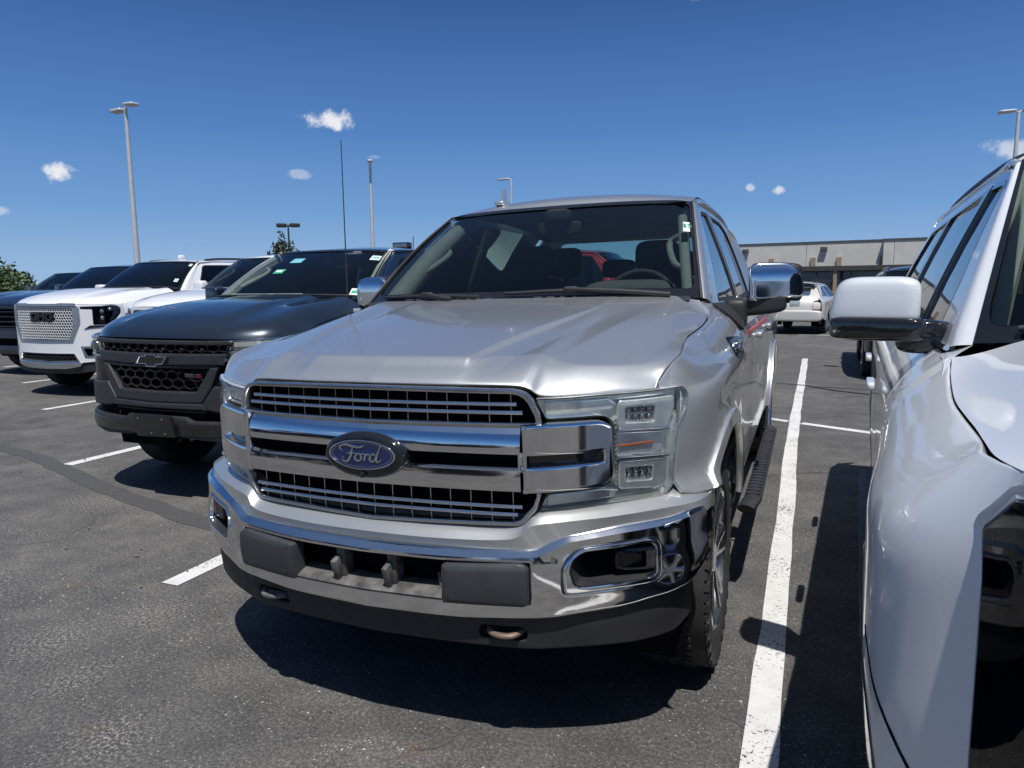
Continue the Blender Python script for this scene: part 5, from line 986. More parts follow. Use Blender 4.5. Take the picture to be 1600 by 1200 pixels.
def foreground_suv():
    T = thing('suv', 'white SUV in the right foreground with black-based white mirror and dark smoked headlight', 'suv', (2.40, -1.15, 0), R_(-3.3))
    S = dict(type='suv', HW=1.03, L=5.15, ya=1.10, yb=4.02, R=.375, paint=pearl, belt=1.262, lip=1.190, sill=.40, cowl=(1.30, 1.312), wstop=(1.99, 1.835, .675, .835), roof=1.905, cab_end=4.95, doors=[1.62, 2.47, 3.62], rear_rake=.28,
             plan=[(0, 0), (.3, .02), (.6, .07), (.76, .16), (.85, .29), (.90, .40), (.925, .47), (.945, .51)], liphw=.848, cladh=.003, rad=.22, res=.03, flare=0, tn=spl([(.2, .01), (.3, .012), (.45, .033), (.57, .098), (.7, .156), (.9, .163), (1.1, .150), (1.3, .146), (1.45, .150), (1.7, .135), (3, .13), (6, .13)]),
             W=[(.15, .74), (.29, .852), (.40, .902), (.47, .930), (.53, .985), (.62, 1.045), (.72, 1.070), (.86, 1.078), (1.0, 1.076), (1.2, 1.060), (1.45, 1.042), (1.8, 1.034)],
             fender_front=[(.286, 1.180), (.29, 1.172), (.40, 1.152), (.476, 1.078), (.468, 1.0), (.466, .85), (.464, .60), (.46, .42)], zfend=.42,
             zs=[(.15, 1.19), (.30, 1.184), (.45, 1.174), (.7, 1.172), (1.0, 1.184), (1.2, 1.207), (1.4, 1.24), (1.6, 1.257), (3.6, 1.28), (5.15, 1.30)],
             crown=.03, dome=.02, lipdrop=-.004, rails=.035, railmat=plastic, mircap=pearl, mirx=1.075, mirz=.128, miry=.385, armdz=.078, mirsize=(.25, .16, .155), ws=glass_ws, side=glass_side, handle=pearl, mirshear=.28, archgap=.055, cladding=gloss_black, rocker=gloss_black, roofpaint=pearl, pillar_in=beige, seal=gloss_black)
    V = vehicle(S, T, nose_foreground)
    # black lower mirror shell
    for sx in (-1, 1):
        q = MB(); q.squad((sx * 1.065, 1.69, 1.312), (.265, .165, .075), .4, shear=lambda G: np.stack([G[..., 0], G[..., 1] + sx * .22 * G[..., 0], G[..., 2] - .0 * G[..., 0]], -1)); q.squad((sx * .93, 1.72, 1.285), (.16, .09, .10), .5); q.build('mirror_base', gloss_black, T, angle=60)
        q = MB(); q.tube([(sx * 1.01, 1.60, .40), (sx * 1.025, 1.70, .43), (sx * 1.025, 3.5, .43), (sx * 1.01, 3.62, .40)], .045, 8, flat=.5); q.build('running_board', plastic, T, angle=50)
    sl_ = np.array([(.47, .50), (.52, .575), (.60, .66), (.68, .735), (.74, .775)]); s2_ = sl_ + [.006, -.004]; o = MB().plate(np.vstack([sl_, s2_[::-1]]), V['B'], .0012, .002, 0, .02).build('bumper_seam', void, T); flipx(o)
    Bf = V['B']; yy = np.linspace(1.52, 3.75, 30); q = MB(); X = V['Gs'].x(yy, 0 * yy + 1.266) + .004; q.tube(np.stack([X, yy, 0 * yy + 1.268], 1), .008, 6); o = q.build('belt_trim', chrome, T, angle=60); flipx(o)
    # black roof panel let into the roof
    q = MB(); q.grid(np.array([[(a * .58, y, z + .006) for a in np.linspace(-1, 1, 9)] for y, z in ((1.97, 1.858), (2.05, 1.884), (2.3, 1.905), (2.6, 1.912), (2.75, 1.912))])); q.build('sunroof', gloss_black, T)
    return T
# ------------------------------------------------------------------ ground, paint, cracks
def asphalt_mat():
    m, N, L, b = nodes('asphalt'); tc = N.new('ShaderNodeTexCoord'); v = tc.outputs['Object']
    big = noise(N, L, .35, 6, .65, vec=v); mid = noise(N, L, 3.2, 8, .72, vec=v); fine = noise(N, L, 75, 6, .85, vec=v); grit = noise(N, L, 300, 2, .6, vec=v)
    r1 = ramp(N, L, big.outputs[0], [(.28, (.074, .072, .070)), (.52, (.104, .101, .097)), (.72, (.143, .137, .129))])
    r2 = ramp(N, L, mid.outputs[0], [(.35, (.72, .72, .74)), (.52, (1, 1, 1)), (.72, (1.42, 1.40, 1.36))]); r3 = ramp(N, L, fine.outputs[0], [(.30, (.30, .30, .31)), (.48, (.88, .88, .88)), (.66, (2.1, 2.08, 2.0))])
    def mul(a, c):
        x = N.new('ShaderNodeMix'); x.data_type = 'RGBA'; x.blend_type = 'MULTIPLY'; x.inputs[0].default_value = 1; x.clamp_result = False; L.new(a, x.inputs[6]); L.new(c, x.inputs[7]); return x.outputs[2]
    c = mul(mul(r1.outputs[0], r2.outputs[0]), r3.outputs[0])
    # pale stones showing through
    for sc, th, hi in ((95, .93, (.42, .40, .37)), (62, .988, (.50, .48, .44)), (140, .88, (.34, .33, .30))):
        vo = N.new('ShaderNodeTexVoronoi'); vo.inputs['Scale'].default_value = sc; L.new(v, vo.inputs['Vector']); sp = N.new('ShaderNodeSeparateColor'); L.new(vo.outputs['Color'], sp.inputs[0])
        g = N.new('ShaderNodeMath'); g.operation = 'GREATER_THAN'; g.inputs[1].default_value = th; L.new(sp.outputs[0], g.inputs[0])
        d = N.new('ShaderNodeMath'); d.operation = 'LESS_THAN'; d.inputs[1].default_value = .30; L.new(vo.outputs['Distance'], d.inputs[0]); k = N.new('ShaderNodeMath'); k.operation = 'MULTIPLY'; L.new(g.outputs[0], k.inputs[0]); L.new(d.outputs[0], k.inputs[1])
        pn = noise(N, L, 1.1, 5, .7, vec=v); pm = N.new('ShaderNodeMapRange'); pm.inputs[1].default_value = .30; pm.inputs[2].default_value = .55; L.new(pn.outputs[0], pm.inputs[0]); k2 = N.new('ShaderNodeMath'); k2.operation = 'MULTIPLY'; L.new(k.outputs[0], k2.inputs[0]); L.new(pm.outputs[0], k2.inputs[1])
        x = N.new('ShaderNodeMix'); x.data_type = 'RGBA'; L.new(k2.outputs[0], x.inputs[0]); L.new(c, x.inputs[6]); x.inputs[7].default_value = (*hi, 1); c = x.outputs[2]
    # worn pale scuffs
    sn = noise(N, L, 2.1, 9, .78, vec=v); s2 = noise(N, L, 55, 3, .7, vec=v); sm1 = N.new('ShaderNodeMapRange'); sm1.inputs[1].default_value = .60; sm1.inputs[2].default_value = .74; L.new(sn.outputs[0], sm1.inputs[0]); s3 = N.new('ShaderNodeMapRange'); s3.inputs[1].default_value = .45; s3.inputs[2].default_value = .65; L.new(s2.outputs[0], s3.inputs[0])
    k = N.new('ShaderNodeMath'); k.operation = 'MULTIPLY'; L.new(sm1.outputs[0], k.inputs[0]); L.new(s3.outputs[0], k.inputs[1]); k3 = N.new('ShaderNodeMath'); k3.operation = 'MULTIPLY'; k3.inputs[1].default_value = .8; L.new(k.outputs[0], k3.inputs[0])
    x = N.new('ShaderNodeMix'); x.data_type = 'RGBA'; L.new(k3.outputs[0], x.inputs[0]); L.new(c, x.inputs[6]); x.inputs[7].default_value = (.24, .225, .20, 1); c = x.outputs[2]
    # pale worn patches where the binder has gone and the stones show
    for (px, py, r) in ((-1.60, .03, .20), (-1.27, -.16, .16), (-1.45, .34, .18), (-.80, -.36, .16), (-2.6, .25, .3), (-3.3, 1.5, .3)):
        mp = N.new('ShaderNodeVectorMath'); mp.operation = 'SUBTRACT'; mp.inputs[1].default_value = (px, py, 0); L.new(v, mp.inputs[0]); ln = N.new('ShaderNodeVectorMath'); ln.operation = 'LENGTH'; L.new(mp.outputs[0], ln.inputs[0])
        ad2 = N.new('ShaderNodeMath'); ad2.operation = 'MULTIPLY_ADD'; ad2.inputs[1].default_value = .75; L.new(mid.outputs[0], ad2.inputs[0]); L.new(ln.outputs['Value'], ad2.inputs[2])
        mr = N.new('ShaderNodeMapRange'); mr.inputs[1].default_value = .34; mr.inputs[2].default_value = .40 + r; mr.inputs[3].default_value = 1; mr.inputs[4].default_value = 0; L.new(ad2.outputs[0], mr.inputs[0])
        sh_ = N.new('ShaderNodeMapRange'); sh_.inputs[1].default_value = .51; sh_.inputs[2].default_value = .60; L.new(fine.outputs[0], sh_.inputs[0]); mm = N.new('ShaderNodeMath'); mm.operation = 'MULTIPLY'; mm.use_clamp = True; L.new(mr.outputs[0], mm.inputs[0]); L.new(sh_.outputs[0], mm.inputs[1])
        x = N.new('ShaderNodeMix'); x.data_type = 'RGBA'; L.new(mm.outputs[0], x.inputs[0]); L.new(c, x.inputs[6]); x.inputs[7].default_value = (.42, .40, .365, 1); c = x.outputs[2]
    # rusty drips
    for (px, py, r) in ((.16, -.05, .07), (-2.06, .44, .09), (1.05, 1.27, .07), (-.9, -.35, .05)):
        mp = N.new('ShaderNodeVectorMath'); mp.operation = 'SUBTRACT'; mp.inputs[1].default_value = (px, py, 0); L.new(v, mp.inputs[0]); ln = N.new('ShaderNodeVectorMath'); ln.operation = 'LENGTH'; L.new(mp.outputs[0], ln.inputs[0])
        mr = N.new('ShaderNodeMapRange'); mr.inputs[1].default_value = 0; mr.inputs[2].default_value = r; mr.inputs[3].default_value = .32; mr.inputs[4].default_value = 0; L.new(ln.outputs['Value'], mr.inputs[0]); mm = N.new('ShaderNodeMath'); mm.operation = 'MULTIPLY'; L.new(mr.outputs[0], mm.inputs[0]); L.new(s2.outputs[0], mm.inputs[1])
        x = N.new('ShaderNodeMix'); x.data_type = 'RGBA'; L.new(mm.outputs[0], x.inputs[0]); L.new(c, x.inputs[6]); x.inputs[7].default_value = (.26, .11, .045, 1); c = x.outputs[2]
    L.new(c, b.inputs['Base Color']); rr = N.new('ShaderNodeMapRange'); rr.inputs[3].default_value = .75; rr.inputs[4].default_value = .95; L.new(fine.outputs[0], rr.inputs[0]); L.new(rr.outputs[0], b.inputs['Roughness']); b.inputs['Specular IOR Level'].default_value = .35
    ad = N.new('ShaderNodeMath'); ad.operation = 'ADD'; L.new(fine.outputs[0], ad.inputs[0]); L.new(grit.outputs[0], ad.inputs[1]); bump(N, L, b, ad.outputs[0], .55, .006); return m
def line_mat():
    m, N, L, b = nodes('road_paint'); tc = N.new('ShaderNodeTexCoord'); v = tc.outputs['Object']
    a = noise(N, L, 62, 5, .75, vec=v); c = noise(N, L, 2.4, 6, .7, vec=v); d = noise(N, L, 9, 6, .7, vec=v); ad = N.new('ShaderNodeMath'); ad.operation = 'MULTIPLY_ADD'; ad.inputs[1].default_value = .42; L.new(c.outputs[0], ad.inputs[0]); L.new(a.outputs[0], ad.inputs[2])
    r = ramp(N, L, ad.outputs[0], [(.525, (.60, .595, .575)), (.60, (.665, .66, .64)), (.795, (.68, .675, .655)), (.81, (.13, .127, .12)), (.88, (.075, .072, .07))]); t = ramp(N, L, d.outputs[0], [(.3, (.86, .855, .84)), (.6, (1, 1, 1))])
    x = N.new('ShaderNodeMix'); x.data_type = 'RGBA'; x.blend_type = 'MULTIPLY'; x.inputs[0].default_value = 1; L.new(r.outputs[0], x.inputs[6]); L.new(t.outputs[0], x.inputs[7]); L.new(x.outputs[2], b.inputs['Base Color']); b.inputs['Roughness'].default_value = .8; bump(N, L, b, a.outputs[0], .4, .004); return m
def ground():
    rng = random.Random(4); A = asphalt_mat(); Lm = line_mat()
    g = MB(); e = np.array([-400, -60, -20, -8, 0, 8, 20, 60, 400.]); g.grid(np.array([[(x, y, 0.) for x in e] for y in e])); lot = g.build('parking_lot', A); tag(lot, kind='structure')
    def strip(P, w_, jit=.006, name='painted_line', mat=None, z=.004, step=.12):
        P = np.array(P, float); d = np.r_[0, np.cumsum(np.linalg.norm(np.diff(P, axis=0), axis=1))]; n = max(2, int(d[-1] / step)); s = np.linspace(0, d[-1], n + 1); Q = np.stack([np.interp(s, d, P[:, i]) for i in range(2)], 1); t = np.gradient(Q, axis=0); t /= np.linalg.norm(t, axis=1)[:, None]; nr = np.stack([-t[:, 1], t[:, 0]], 1)
        wl = np.convolve([rng.uniform(-1, 1) for _ in range(n + 7)], [.2, .3, .3, .2])[2:n + 3] * jit * 1.6; wr = np.convolve([rng.uniform(-1, 1) for _ in range(n + 7)], [.2, .3, .3, .2])[2:n + 3] * jit * 1.6
        Lf = Q + nr * (w_ / 2 + wl)[:, None]; Rt = Q - nr * (w_ / 2 + wr)[:, None]; G = np.zeros((n + 1, 2, 3)); G[:, 0, :2] = Lf; G[:, 1, :2] = Rt; G[..., 2] = z; m = MB().grid(G); o = m.build(name, mat or Lm, lot); return o
    xs = [(-15.9, 8.9), (-13.05, 7.1), (-10.26, 5.62), (-7.42, 3.98), (-4.46, 2.14), (-1.645, .62)]
    for x, y in xs: strip([(x + .02, y), (x, y + 5.6)], .105)
    strip([(1.17, -2.6), (1.163, .3), (1.160, 1.4), (1.162, 3), (1.150, 4.4), (1.165, 7), (1.20, 10), (1.228, 13.3)], .104, .0055)
    for k in range(1, 5): strip([(1.16 + 2.8 * k, -1.0 - 1.55 * k), (1.19 + 2.8 * k, 5 - 1.2 * k)], .105)
    strip([(-14.0, 13.6), (-6, 9.6), (.6, 6.45)], .11); strip([(.6, 6.45), (1.10, 6.20)], .11); strip([(1.225, 6.13), (6, 3.9), (12, 1.0)], .11)
    for k in range(-6, 0): strip([(1.2 + 2.8 * k, 6.6 - 1.45 * k), (1.2 + 2.8 * k, 13 - 1.45 * k)], .105)
    for x0, y0, x1, y1 in ((-3.6, 24.4, .3, 24.0), (.9, 23.9, 1.6, 23.7), (1.0, 20.6, 2.6, 20.4), (-6, 20.9, -2, 20.8)): strip([(x0, y0), (x1, y1)], .13)
    for k in range(-4, 6): strip([(-9 + 2.9 * k, -9.0 - 1.5 * k + 0), (-9 + 2.9 * k, -14.5 - 1.5 * k)], .105)
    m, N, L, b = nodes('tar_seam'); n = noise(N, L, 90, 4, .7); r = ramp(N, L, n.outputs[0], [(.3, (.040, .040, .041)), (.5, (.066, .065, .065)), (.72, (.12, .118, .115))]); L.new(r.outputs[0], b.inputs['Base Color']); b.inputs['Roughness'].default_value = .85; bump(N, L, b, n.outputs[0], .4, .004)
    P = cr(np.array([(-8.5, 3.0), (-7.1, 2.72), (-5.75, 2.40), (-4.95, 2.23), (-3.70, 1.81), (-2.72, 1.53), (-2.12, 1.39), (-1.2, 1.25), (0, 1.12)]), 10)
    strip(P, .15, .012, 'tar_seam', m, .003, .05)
    P = cr(np.array([(-1.4, 10.0), (.1, 9.62), (.73, 9.43), (1.264, 9.19), (1.9, 9.05), (3, 8.95)]), 10); strip(P, .05, .012, 'dark_strip', m, .0085, .08); strip([(1.30, 9.15), (1.62, 8.80), (2.2, 8.45)], .07, .015, 'dark_strip', m, .0125, .08)  # two thin dark strips across the rear asphalt, sharing the seam's material
    # hairline cracks wandering over the asphalt
    for n_, (x, y, a, ln) in enumerate([(-3.4, .9, .5, 1.6), (.15, -.05, .2, 1.0), (1.02, .48, -.5, .7), (1.32, 3.6, 1.3, 2.2), (.72, 4.4, 1.1, 2.6)]):
        P = [(x, y)]
        for k in range(int(ln / .05)): a += rng.uniform(-.7, .7); P.append((P[-1][0] + .05 * math.cos(a), P[-1][1] + .05 * math.sin(a) * .8)); a *= .95
        strip(P, .005, .003, 'crack', m, .0015 + .0004 * n_, .03)
    # dry leaf scraps
    lf = plain('dry_leaf', (.30, .23, .13), .8, 0, var=.4); q = MB()
    for i in range(70):
        x, y = rng.uniform(-5, 1.0), rng.uniform(-.9, 3.5); s = rng.uniform(.005, .014); a = rng.uniform(0, 6.3); q.grid(np.array([[(x + s * (u * math.cos(a) - v * math.sin(a) * .5 * (1 - u * u)), y + s * (u * math.sin(a) + v * math.cos(a) * .5 * (1 - u * u)), .006 + .006 * v * v) for v in (-1, 0, 1)] for u in (-1, -.3, .4, 1)]))
    tag(q.build('leaf_litter', lf), kind='stuff')
# ------------------------------------------------------------------ light poles, trees, building
def head(m_, c, yaw, ln=.75, wd=.38, th=.10, tilt=0):
    R = rotz(yaw) @ roty(tilt); m_.squad(np.array(c) + R @ np.array([ln / 2, 0, 0]), (ln, wd, th), .35, 20, 10, rot=R)
def light_pole(name, label, x, y, h, heads, mat=pole_paint, r=.14, arm=.18, ln=.75, wd=.38, th=.10, lean=(0, 0)):
    T = thing(name, label, 'light pole', (x, y, 0), 0, 'light poles around the car park'); T.rotation_euler = (lean[1], lean[0], 0)
    m_ = MB(); m_.lathe([(0, .75), (.24, .75), (.26, .70), (.26, 0)], (0, 0, 0), (0, 0, 1), 16); m_.build('footing', plain('concrete_' + str(int(x * 7)), (.36, .35, .33), .9), T)
    m_ = MB(); m_.tube([(0, 0, .72), (0, 0, h * .5), (0, 0, h)], [r, r * .8, r * .55], 12); m_.lathe([(r * 2, .75), (r * 2, .78), (r * 1.2, .80)], (0, 0, 0), (0, 0, 1), 12); m_.build('pole', mat, T, angle=60)
    for yaw, dz, tilt in heads:
        R = rotz(yaw); m_ = MB(); m_.tube([(0, 0, h - .12 + dz), R @ np.array([arm * .5, 0, 0]) + [0, 0, h - .08 + dz], R @ np.array([arm, 0, 0]) + [0, 0, h - .05 + dz]], .035, 8); am = m_.build('arm', mat, T, angle=60)
        m_ = MB(); head(m_, R @ np.array([arm * .9, 0, 0]) + [0, 0, h - .03 + dz], yaw, ln, wd, th, tilt); hd = m_.build('lamp_head', mat, T, angle=60)
        m_ = MB(); Rt = R @ roty(tilt); c = R @ np.array([arm * .9, 0, 0]) + [0, 0, h - .03 + dz] + Rt @ np.array([ln * .55, 0, -th * .5]); m_.box(c, (ln * .7, wd * .75, .012), Rt); m_.build('lens', lens_glass, hd)
    return T
def leaf_mat(name, lo, hi):
    m, N, L, b = nodes(name); oi = N.new('ShaderNodeNewGeometry'); r = ramp(N, L, oi.outputs['Random Per Island'], [(0, lo), (1, hi)]); L.new(r.outputs[0], b.inputs['Base Color']); b.inputs['Roughness'].default_value = .6; b.inputs['Subsurface Weight'].default_value = 0; return m
LEAF = leaf_mat('tree_leaf', (.028, .052, .016), (.10, .15, .045)); LEAF2 = leaf_mat('palm_leaf', (.02, .04, .018), (.06, .10, .04)); NEEDLE = leaf_mat('needle', (.020, .034, .016), (.06, .075, .035)); BARK = plain('bark', (.11, .08, .055), .9, 0, var=.4)
def tree(label, x, y, blobs, n=2600, leaf=.16, mat=None, seed=1, name='tree', trunk_h=2.0):
    rng = np.random.default_rng(seed); T = thing(name, label, 'tree', (x, y, 0)); mat = mat or LEAF
    q = MB(); q.tube([(0, 0, 0), (.06, .03, trunk_h * .6), (0, .1, trunk_h * 1.2)], [.16, .11, .05], 8, smooth=3)
    for (bx, by, bz, rx, rz) in blobs: q.tube([(.05, .05, trunk_h * .75), (bx * .5, by * .5, (trunk_h + bz) * .5), (bx, by, bz)], [.07, .04, .015], 5, smooth=3)
    q.build('trunk', BARK, T, angle=60); V = []; Fc = []; w_ = np.array([b[3]**2 * b[4] for b in blobs]); w_ /= w_.sum(); k = 0
    for i in rng.choice(len(blobs), n, p=w_):
        bx, by, bz, rx, rz = blobs[i]; d = rng.normal(size=3); d /= np.linalg.norm(d); rr = rng.uniform(.55, 1.05) * (1 + .25 * math.sin(d[0] * 5 + i) * math.cos(d[2] * 4)); c = np.array([bx, by, bz]) + d * rr * np.array([rx, rx, rz])
        a = rng.normal(size=3); a /= np.linalg.norm(a); b = np.cross(a, rng.normal(size=3)); b /= np.linalg.norm(b); s = leaf * rng.uniform(.6, 1.3); V += [c - a * s, c + b * s * .5, c + a * s, c - b * s * .5]; Fc.append((k, k + 1, k + 2, k + 3)); k += 4
    me = bpy.data.meshes.new('crown'); me.from_pydata([list(v) for v in V], [], Fc); me.materials.append(mat); o = link('crown', me, T); return T
def palm(label, x, y, h, seed=3):
    rng = np.random.default_rng(seed); T = thing('palm_tree', label, 'tree', (x, y, 0)); q = MB(); q.tube([(0, 0, 0), (.1, 0, h * .5), (0, 0, h)], [.2, .15, .13], 8, smooth=3); q.build('trunk', BARK, T, angle=60); m_ = MB()
    for i in range(16):
        a = 2 * math.pi * i / 16 + rng.uniform(-.15, .15); up = rng.uniform(.1, .9); ln = rng.uniform(1.5, 2.1); P = cr(np.array([(0, 0, h), (.5 * ln * math.cos(a), .5 * ln * math.sin(a), h + up * .55), (ln * math.cos(a), ln * math.sin(a), h + up * .3 - .5)]), 7)
        s = np.array([-math.sin(a), math.cos(a), 0])
        for j in range(1, len(P)):
            for sg in (-1, 1):
                e = P[j] + sg * s * .42 * (1 - .5 * j / len(P)) + np.array([.16 * math.cos(a), .16 * math.sin(a), -.22]); m_.add([P[j] - [0, 0, 0], e, P[j] + (P[j] - P[j - 1]) * .45], [(0, 1, 2)])
        m_.tube(P, [.025, .006], 4)
    me = m_.build('crown', LEAF2, T, angle=60); return T
def building():
    T = thing('shop_building', 'long low white-walled building with tan pilasters over a dark shopfront canopy', 'building', (2.3, 59.5, 0), R_(-7.0)); wall = plain('stucco', (.56, .535, .49), .85, 0, var=.08, scale=1.2, bmp=.2, bscale=60); tan = plain('tan_brick', (.30, .24, .16), .85, 0, var=.15, scale=4); dark = plain('canopy_metal', (.05, .048, .046), .6, 0, var=.2); cap = plain('roof_cap', (.10, .105, .105), .5, .3, var=.1); shop = plain('shop_glass', (.03, .034, .04), .12, 0, coat=.5, var=.2)
    zt = 4.62; zb = 2.80
    def bx(n, x0, x1, y0, y1, z0, z1, m, par=T, bev=0): return MB().box(((x0 + x1) / 2, (y0 + y1) / 2, (z0 + z1) / 2), (x1 - x0, y1 - y0, z1 - z0), bev=bev).build(n, m, par)
    bx('parapet_wall', -8.6, 4.0, 0, .35, zb, zt, wall); bx('parapet_wall', 4.003, 40, -.55, .348, zb, zt - .002, wall)
    bx('roof_cap', -8.6, 3.93, -.05, .40, zt + .003, zt + .13, cap); bx('roof_cap', 3.935, 40, -.61, .40, zt + .001, zt + .128, cap)
    bx('roof_slab', -8.6, 40, .36, 18, 4.0, 4.2, cap); bx('canopy', -8.6, 40, -2.4, -.62, 2.45, 2.795, dark); bx('shopfront', -8.6, 40, .36, .6, 0, zb, shop); bx('side_wall', -8.9, -8.603, 0, 18, 0, zt, wall); bx('side_wall', 40.003, 40.3, 0, 18, 0, zt, wall)
    for x in np.arange(-8, 40, 2.45): bx('mullion', x, x + .10, .28, .357, 0, zb - .003, dark)
    for x in (-7.6, -4.15, -1.05, .80, 3.78, 8, 12.2, 16.5, 22, 28): y0 = -.16 if x < 3.9 else -.70; bx('pilaster', x, x + .36, y0, y0 + .155, zb + .003, zb + .72, tan); (bx('canopy_post', x + .05, x + .30, -2.3, -2.05, 0, 2.447, tan) if int(x) % 2 == 0 else None)
    for x in (-6, -.12, 8.6, 19):
        y0 = 0 if x < 3.9 else -.55; f = bx('wall_light', x - .24, x + .24, y0 - .32, y0 - .003, 4.0, 4.32, cap, bev=.02); bx('lens', x - .18, x + .18, y0 - .27, y0 - .06, 3.985, 3.998, lens_glass, f)
    for z in (3.4,):
        for x in np.arange(-7.5, 40, 6.1): bx('wall_joint', x, x + .03, (-.002 if x < 3.9 else -.552), .002 if x < 3.9 else -.548, zb + .01, zt - .01, cap)
    return T
# ------------------------------------------------------------------ the scene
ground()
silver_pickup(); foreground_suv(); charcoal_pickup(); white_suv_chrome()
pv = plain_pickup('pickup_truck', 'white pickup between the chrome-grilled white SUV and the dark slate pickup', (-5.90, 4.52, 0), white, HW=.95, cowl=(1.22, 1.455), wstop=(1.98, 1.88, .66, .82), lip=1.25, zs=[(.40, 1.235), (.6, 1.27), (1.0, 1.32), (1.25, 1.345), (1.6, 1.365), (3.7, 1.38), (3.95, 1.41), (5.85, 1.42)], doors=[1.48, 2.6, 3.7], grab=interior_grey, ws=glass_ws, plan=[(0, 0), (.3, .01), (.56, .05), (.73, .13), (.85, .26), (.91, .40), (.93, .5)])
q = MB(); q.tube([(.80, 1.25, 1.30), (.80, 1.27, 2.17)], [.004, .0025], 5); q.lathe([(.02, 0), (.012, .03)], (.80, 1.25, 1.28), (0, 0, 1), 10); o = q.build('aerial', plastic, pv['T'])
va = plain_pickup('pickup_truck', 'dark navy pickup nosing out beside the chrome-grilled white SUV', (-11.55, 6.25, 0), navy, ws=glass_dark, skid=plastic, rim=gloss_black)
vb = plain_suv('suv', 'navy SUV with only its windshield showing behind the white SUV bonnet', (-14.1, 8.2, 0), navy, HW=1.0, belt=1.30, lip=1.18, cowl=(1.35, 1.36), wstop=(2.10, 1.80, .63, .80), roof=1.88, zs=[(.38, 1.16), (.6, 1.19), (1.0, 1.24), (1.4, 1.285), (1.8, 1.30), (3.5, 1.31), (4.95, 1.32)])
q = MB(); q.squad((0, 2.6, 1.90), (.06, .2, .10), .8); q.build('roof_fin', navy, vb['T'], angle=60)
vc = plain_pickup('pickup_truck', 'glossy black pickup with two white windshield stickers at the left edge', (-16.9, 9.3, 0), black_paint, ws=glass_ws)
on_ws(vc, .60, .82, .12, .08, 'windshield_sticker', sticker_white); on_ws(vc, .55, .25, .10, .08, 'windshield_sticker', sticker_white)
vd = plain_suv('car', 'low dark car farthest left in front of the trees', (-20.0, 11.2, 0), black_paint, cat='car', roof=1.50, wstop=(2.2, 1.42, .56, .75), belt=1.02, lip=.92, cowl=(1.4, 1.05), zs=[(.38, .90), (.6, .93), (1.0, .97), (1.4, 1.0), (1.8, 1.02), (3.5, 1.04), (4.95, 1.05)], rails=0, mirz=.1)
on_ws(vd, 0, .1, .8, .05, 'dash_mat', paper)
# beyond: the next rows
plain_suv('suv', 'black SUV parked in the row behind the white foreground SUV', (2.95, 9.75, 0), black_paint, R_(-2))
plain_suv('estate_car', 'pale champagne estate car seen from behind between the two mirrors', (1.50, 25.2, 0), champagne, R_(171), cat='car', HW=.91, L=4.7, ya=.95, yb=3.7, R=.33, belt=1.06, lip=.86, cowl=(1.25, 1.0), wstop=(2.1, 1.44, .55, .72), roof=1.53, cab_end=4.55, doors=[1.55, 2.55, 3.45], zs=[(.38, .84), (.6, .88), (1.0, .95), (1.4, 1.02), (1.8, 1.06), (3.5, 1.08), (4.7, 1.08)], rear_rake=.62, rails=.0, side=glass_dark, plan=[(0, 0), (.3, .015), (.52, .06), (.68, .15), (.79, .29), (.845, .42), (.87, .54)], mirz=.08)
plain_suv('suv', 'black SUV showing its tail left of the champagne estate car', (-1.55, 26.2, 0), black_paint, R_(174))
plain_suv('suv', 'red SUV parked close to the shopfront behind the estate car', (4.4, 44, 0), red_paint, R_(172))
plain_suv('suv', 'dark navy SUV parked near the shopfront canopy', (-.6, 46, 0), navy, R_(188))
plain_pickup('pickup_truck', 'red pickup crossing behind the silver truck, seen through its cab glass', (.22, 10.4, 0), red_paint, R_(90), roof=2.08, wstop=(2.2, 2.0, .68, .85))
# a row across the aisle behind the photographer: the chrome mirrors it
col_lab = [(vb, 'navy SUV'), (vc, 'black pickup'), (vd, 'low dark car'), (pv, 'white pickup'), (va, 'navy pickup'), (vb, 'second navy SUV')]
for k, (v_, nm) in enumerate(col_lab):
    c = copy_tree(v_['T']); x = -7.4 + 2.9 * k; c.location = (x, -7.6 - .53 * x, 0); c.rotation_euler = (0, 0, R_(180)); c['label'] = nm + ' parked across the aisle behind the photographer, seen only in reflections'; c['group'] = 'cars across the aisle behind the photographer'
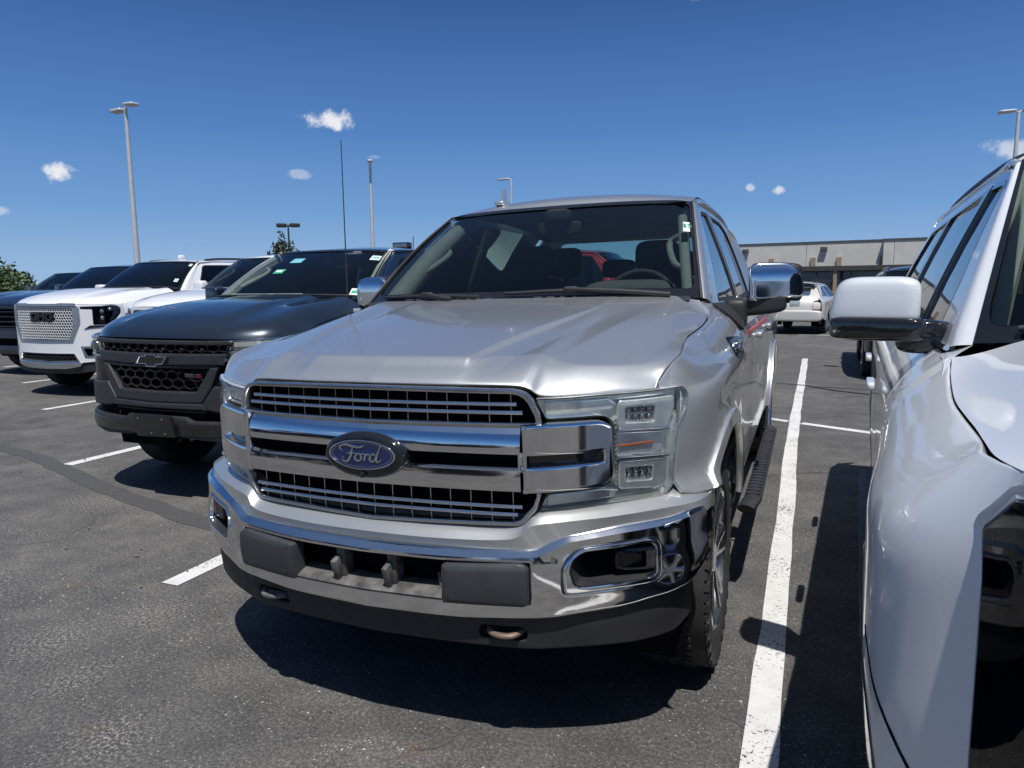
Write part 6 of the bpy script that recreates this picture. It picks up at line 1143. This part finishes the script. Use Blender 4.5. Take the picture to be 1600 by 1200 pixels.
# poles
light_pole('light_pole', 'tall grey light pole with two flat lamp heads behind the white SUV', -26.9, 22.1, 9.4, [(-8, .14, 3), (182, -.04, 4)], ln=.66, wd=.46, th=.13, arm=.10)
light_pole('light_pole', 'thin grey light pole rising behind the aerial of the silver truck', -24.5, 37.6, 9.3, [(-57, 0, 0)], ln=.6, arm=.05)
light_pole('light_pole', 'light pole with one flat head leaning left above the silver cab roof', -19.4, 48.4, 9.3, [(178, .1, 2)], ln=.95)
light_pole('light_pole', 'light pole with one broad lamp head above the white foreground SUV', 9.9, 39.2, 9.3, [(5, .1, -2), (185, .1, 2)], arm=.12, ln=.72, wd=.5)
light_pole('light_pole', 'dark bronze light pole with two shoebox heads beside the small pine', -35.0, 42.4, 6.2, [(20, 0, 0), (200, 0, 0)], mat=pole_dark, arm=.15, ln=.72, wd=.5, th=.3, r=.11)
# trees
tree('bushy green tree behind the dark cars at the far left', -48.4, 29.5, [(0, 0, 2.2, 1.5, 1.0), (1.3, .3, 2.0, 1.2, .8), (-1.4, .5, 2.5, 1.5, 1.1), (-3.0, .2, 2.4, 1.7, 1.2), (2.3, .2, 1.7, .9, .6), (-4.6, 0, 2.6, 1.6, 1.2)], 4200, .15, LEAF, 5)
palm('feathery palm whose fronds hang in at the left edge', -48.3, 27.2, 3.3, 3)
tree('small dark pine between the white pickup and the bronze light pole', -33.9, 40.3, [(0, 0, 5.0, .35, .45), (.1, 0, 4.4, .8, .5), (0, .1, 3.7, 1.25, .6), (-.4, 0, 3.0, 1.6, .6), (.4, 0, 2.4, 1.8, .6)], 2600, .17, NEEDLE, 8, trunk_h=4)
building()
def far_trees():
    rng = np.random.default_rng(11); V = []; Fc = []; k = 0
    for i in range(9000):
        a = R_(rng.uniform(-100, 60)); d = rng.uniform(255, 275); top = 2.6 + 1.1 * math.sin(a * 23) * math.sin(a * 7.3) + .5 * math.sin(a * 71); c = np.array([d * math.sin(a), d * math.cos(a), max(.2, top * rng.uniform(0, 1)**.6)]); u = rng.normal(size=3); u /= np.linalg.norm(u); b = np.cross(u, rng.normal(size=3)); b /= np.linalg.norm(b); s = rng.uniform(.6, 1.3)
        V += [c - u * s, c + b * s * .6, c + u * s, c - b * s * .6]; Fc.append((k, k + 1, k + 2, k + 3)); k += 4
    me = bpy.data.meshes.new('far_tree_line'); me.from_pydata([list(v) for v in V], [], Fc); me.materials.append(LEAF); tag(link('far_tree_line', me), kind='stuff')
far_trees()
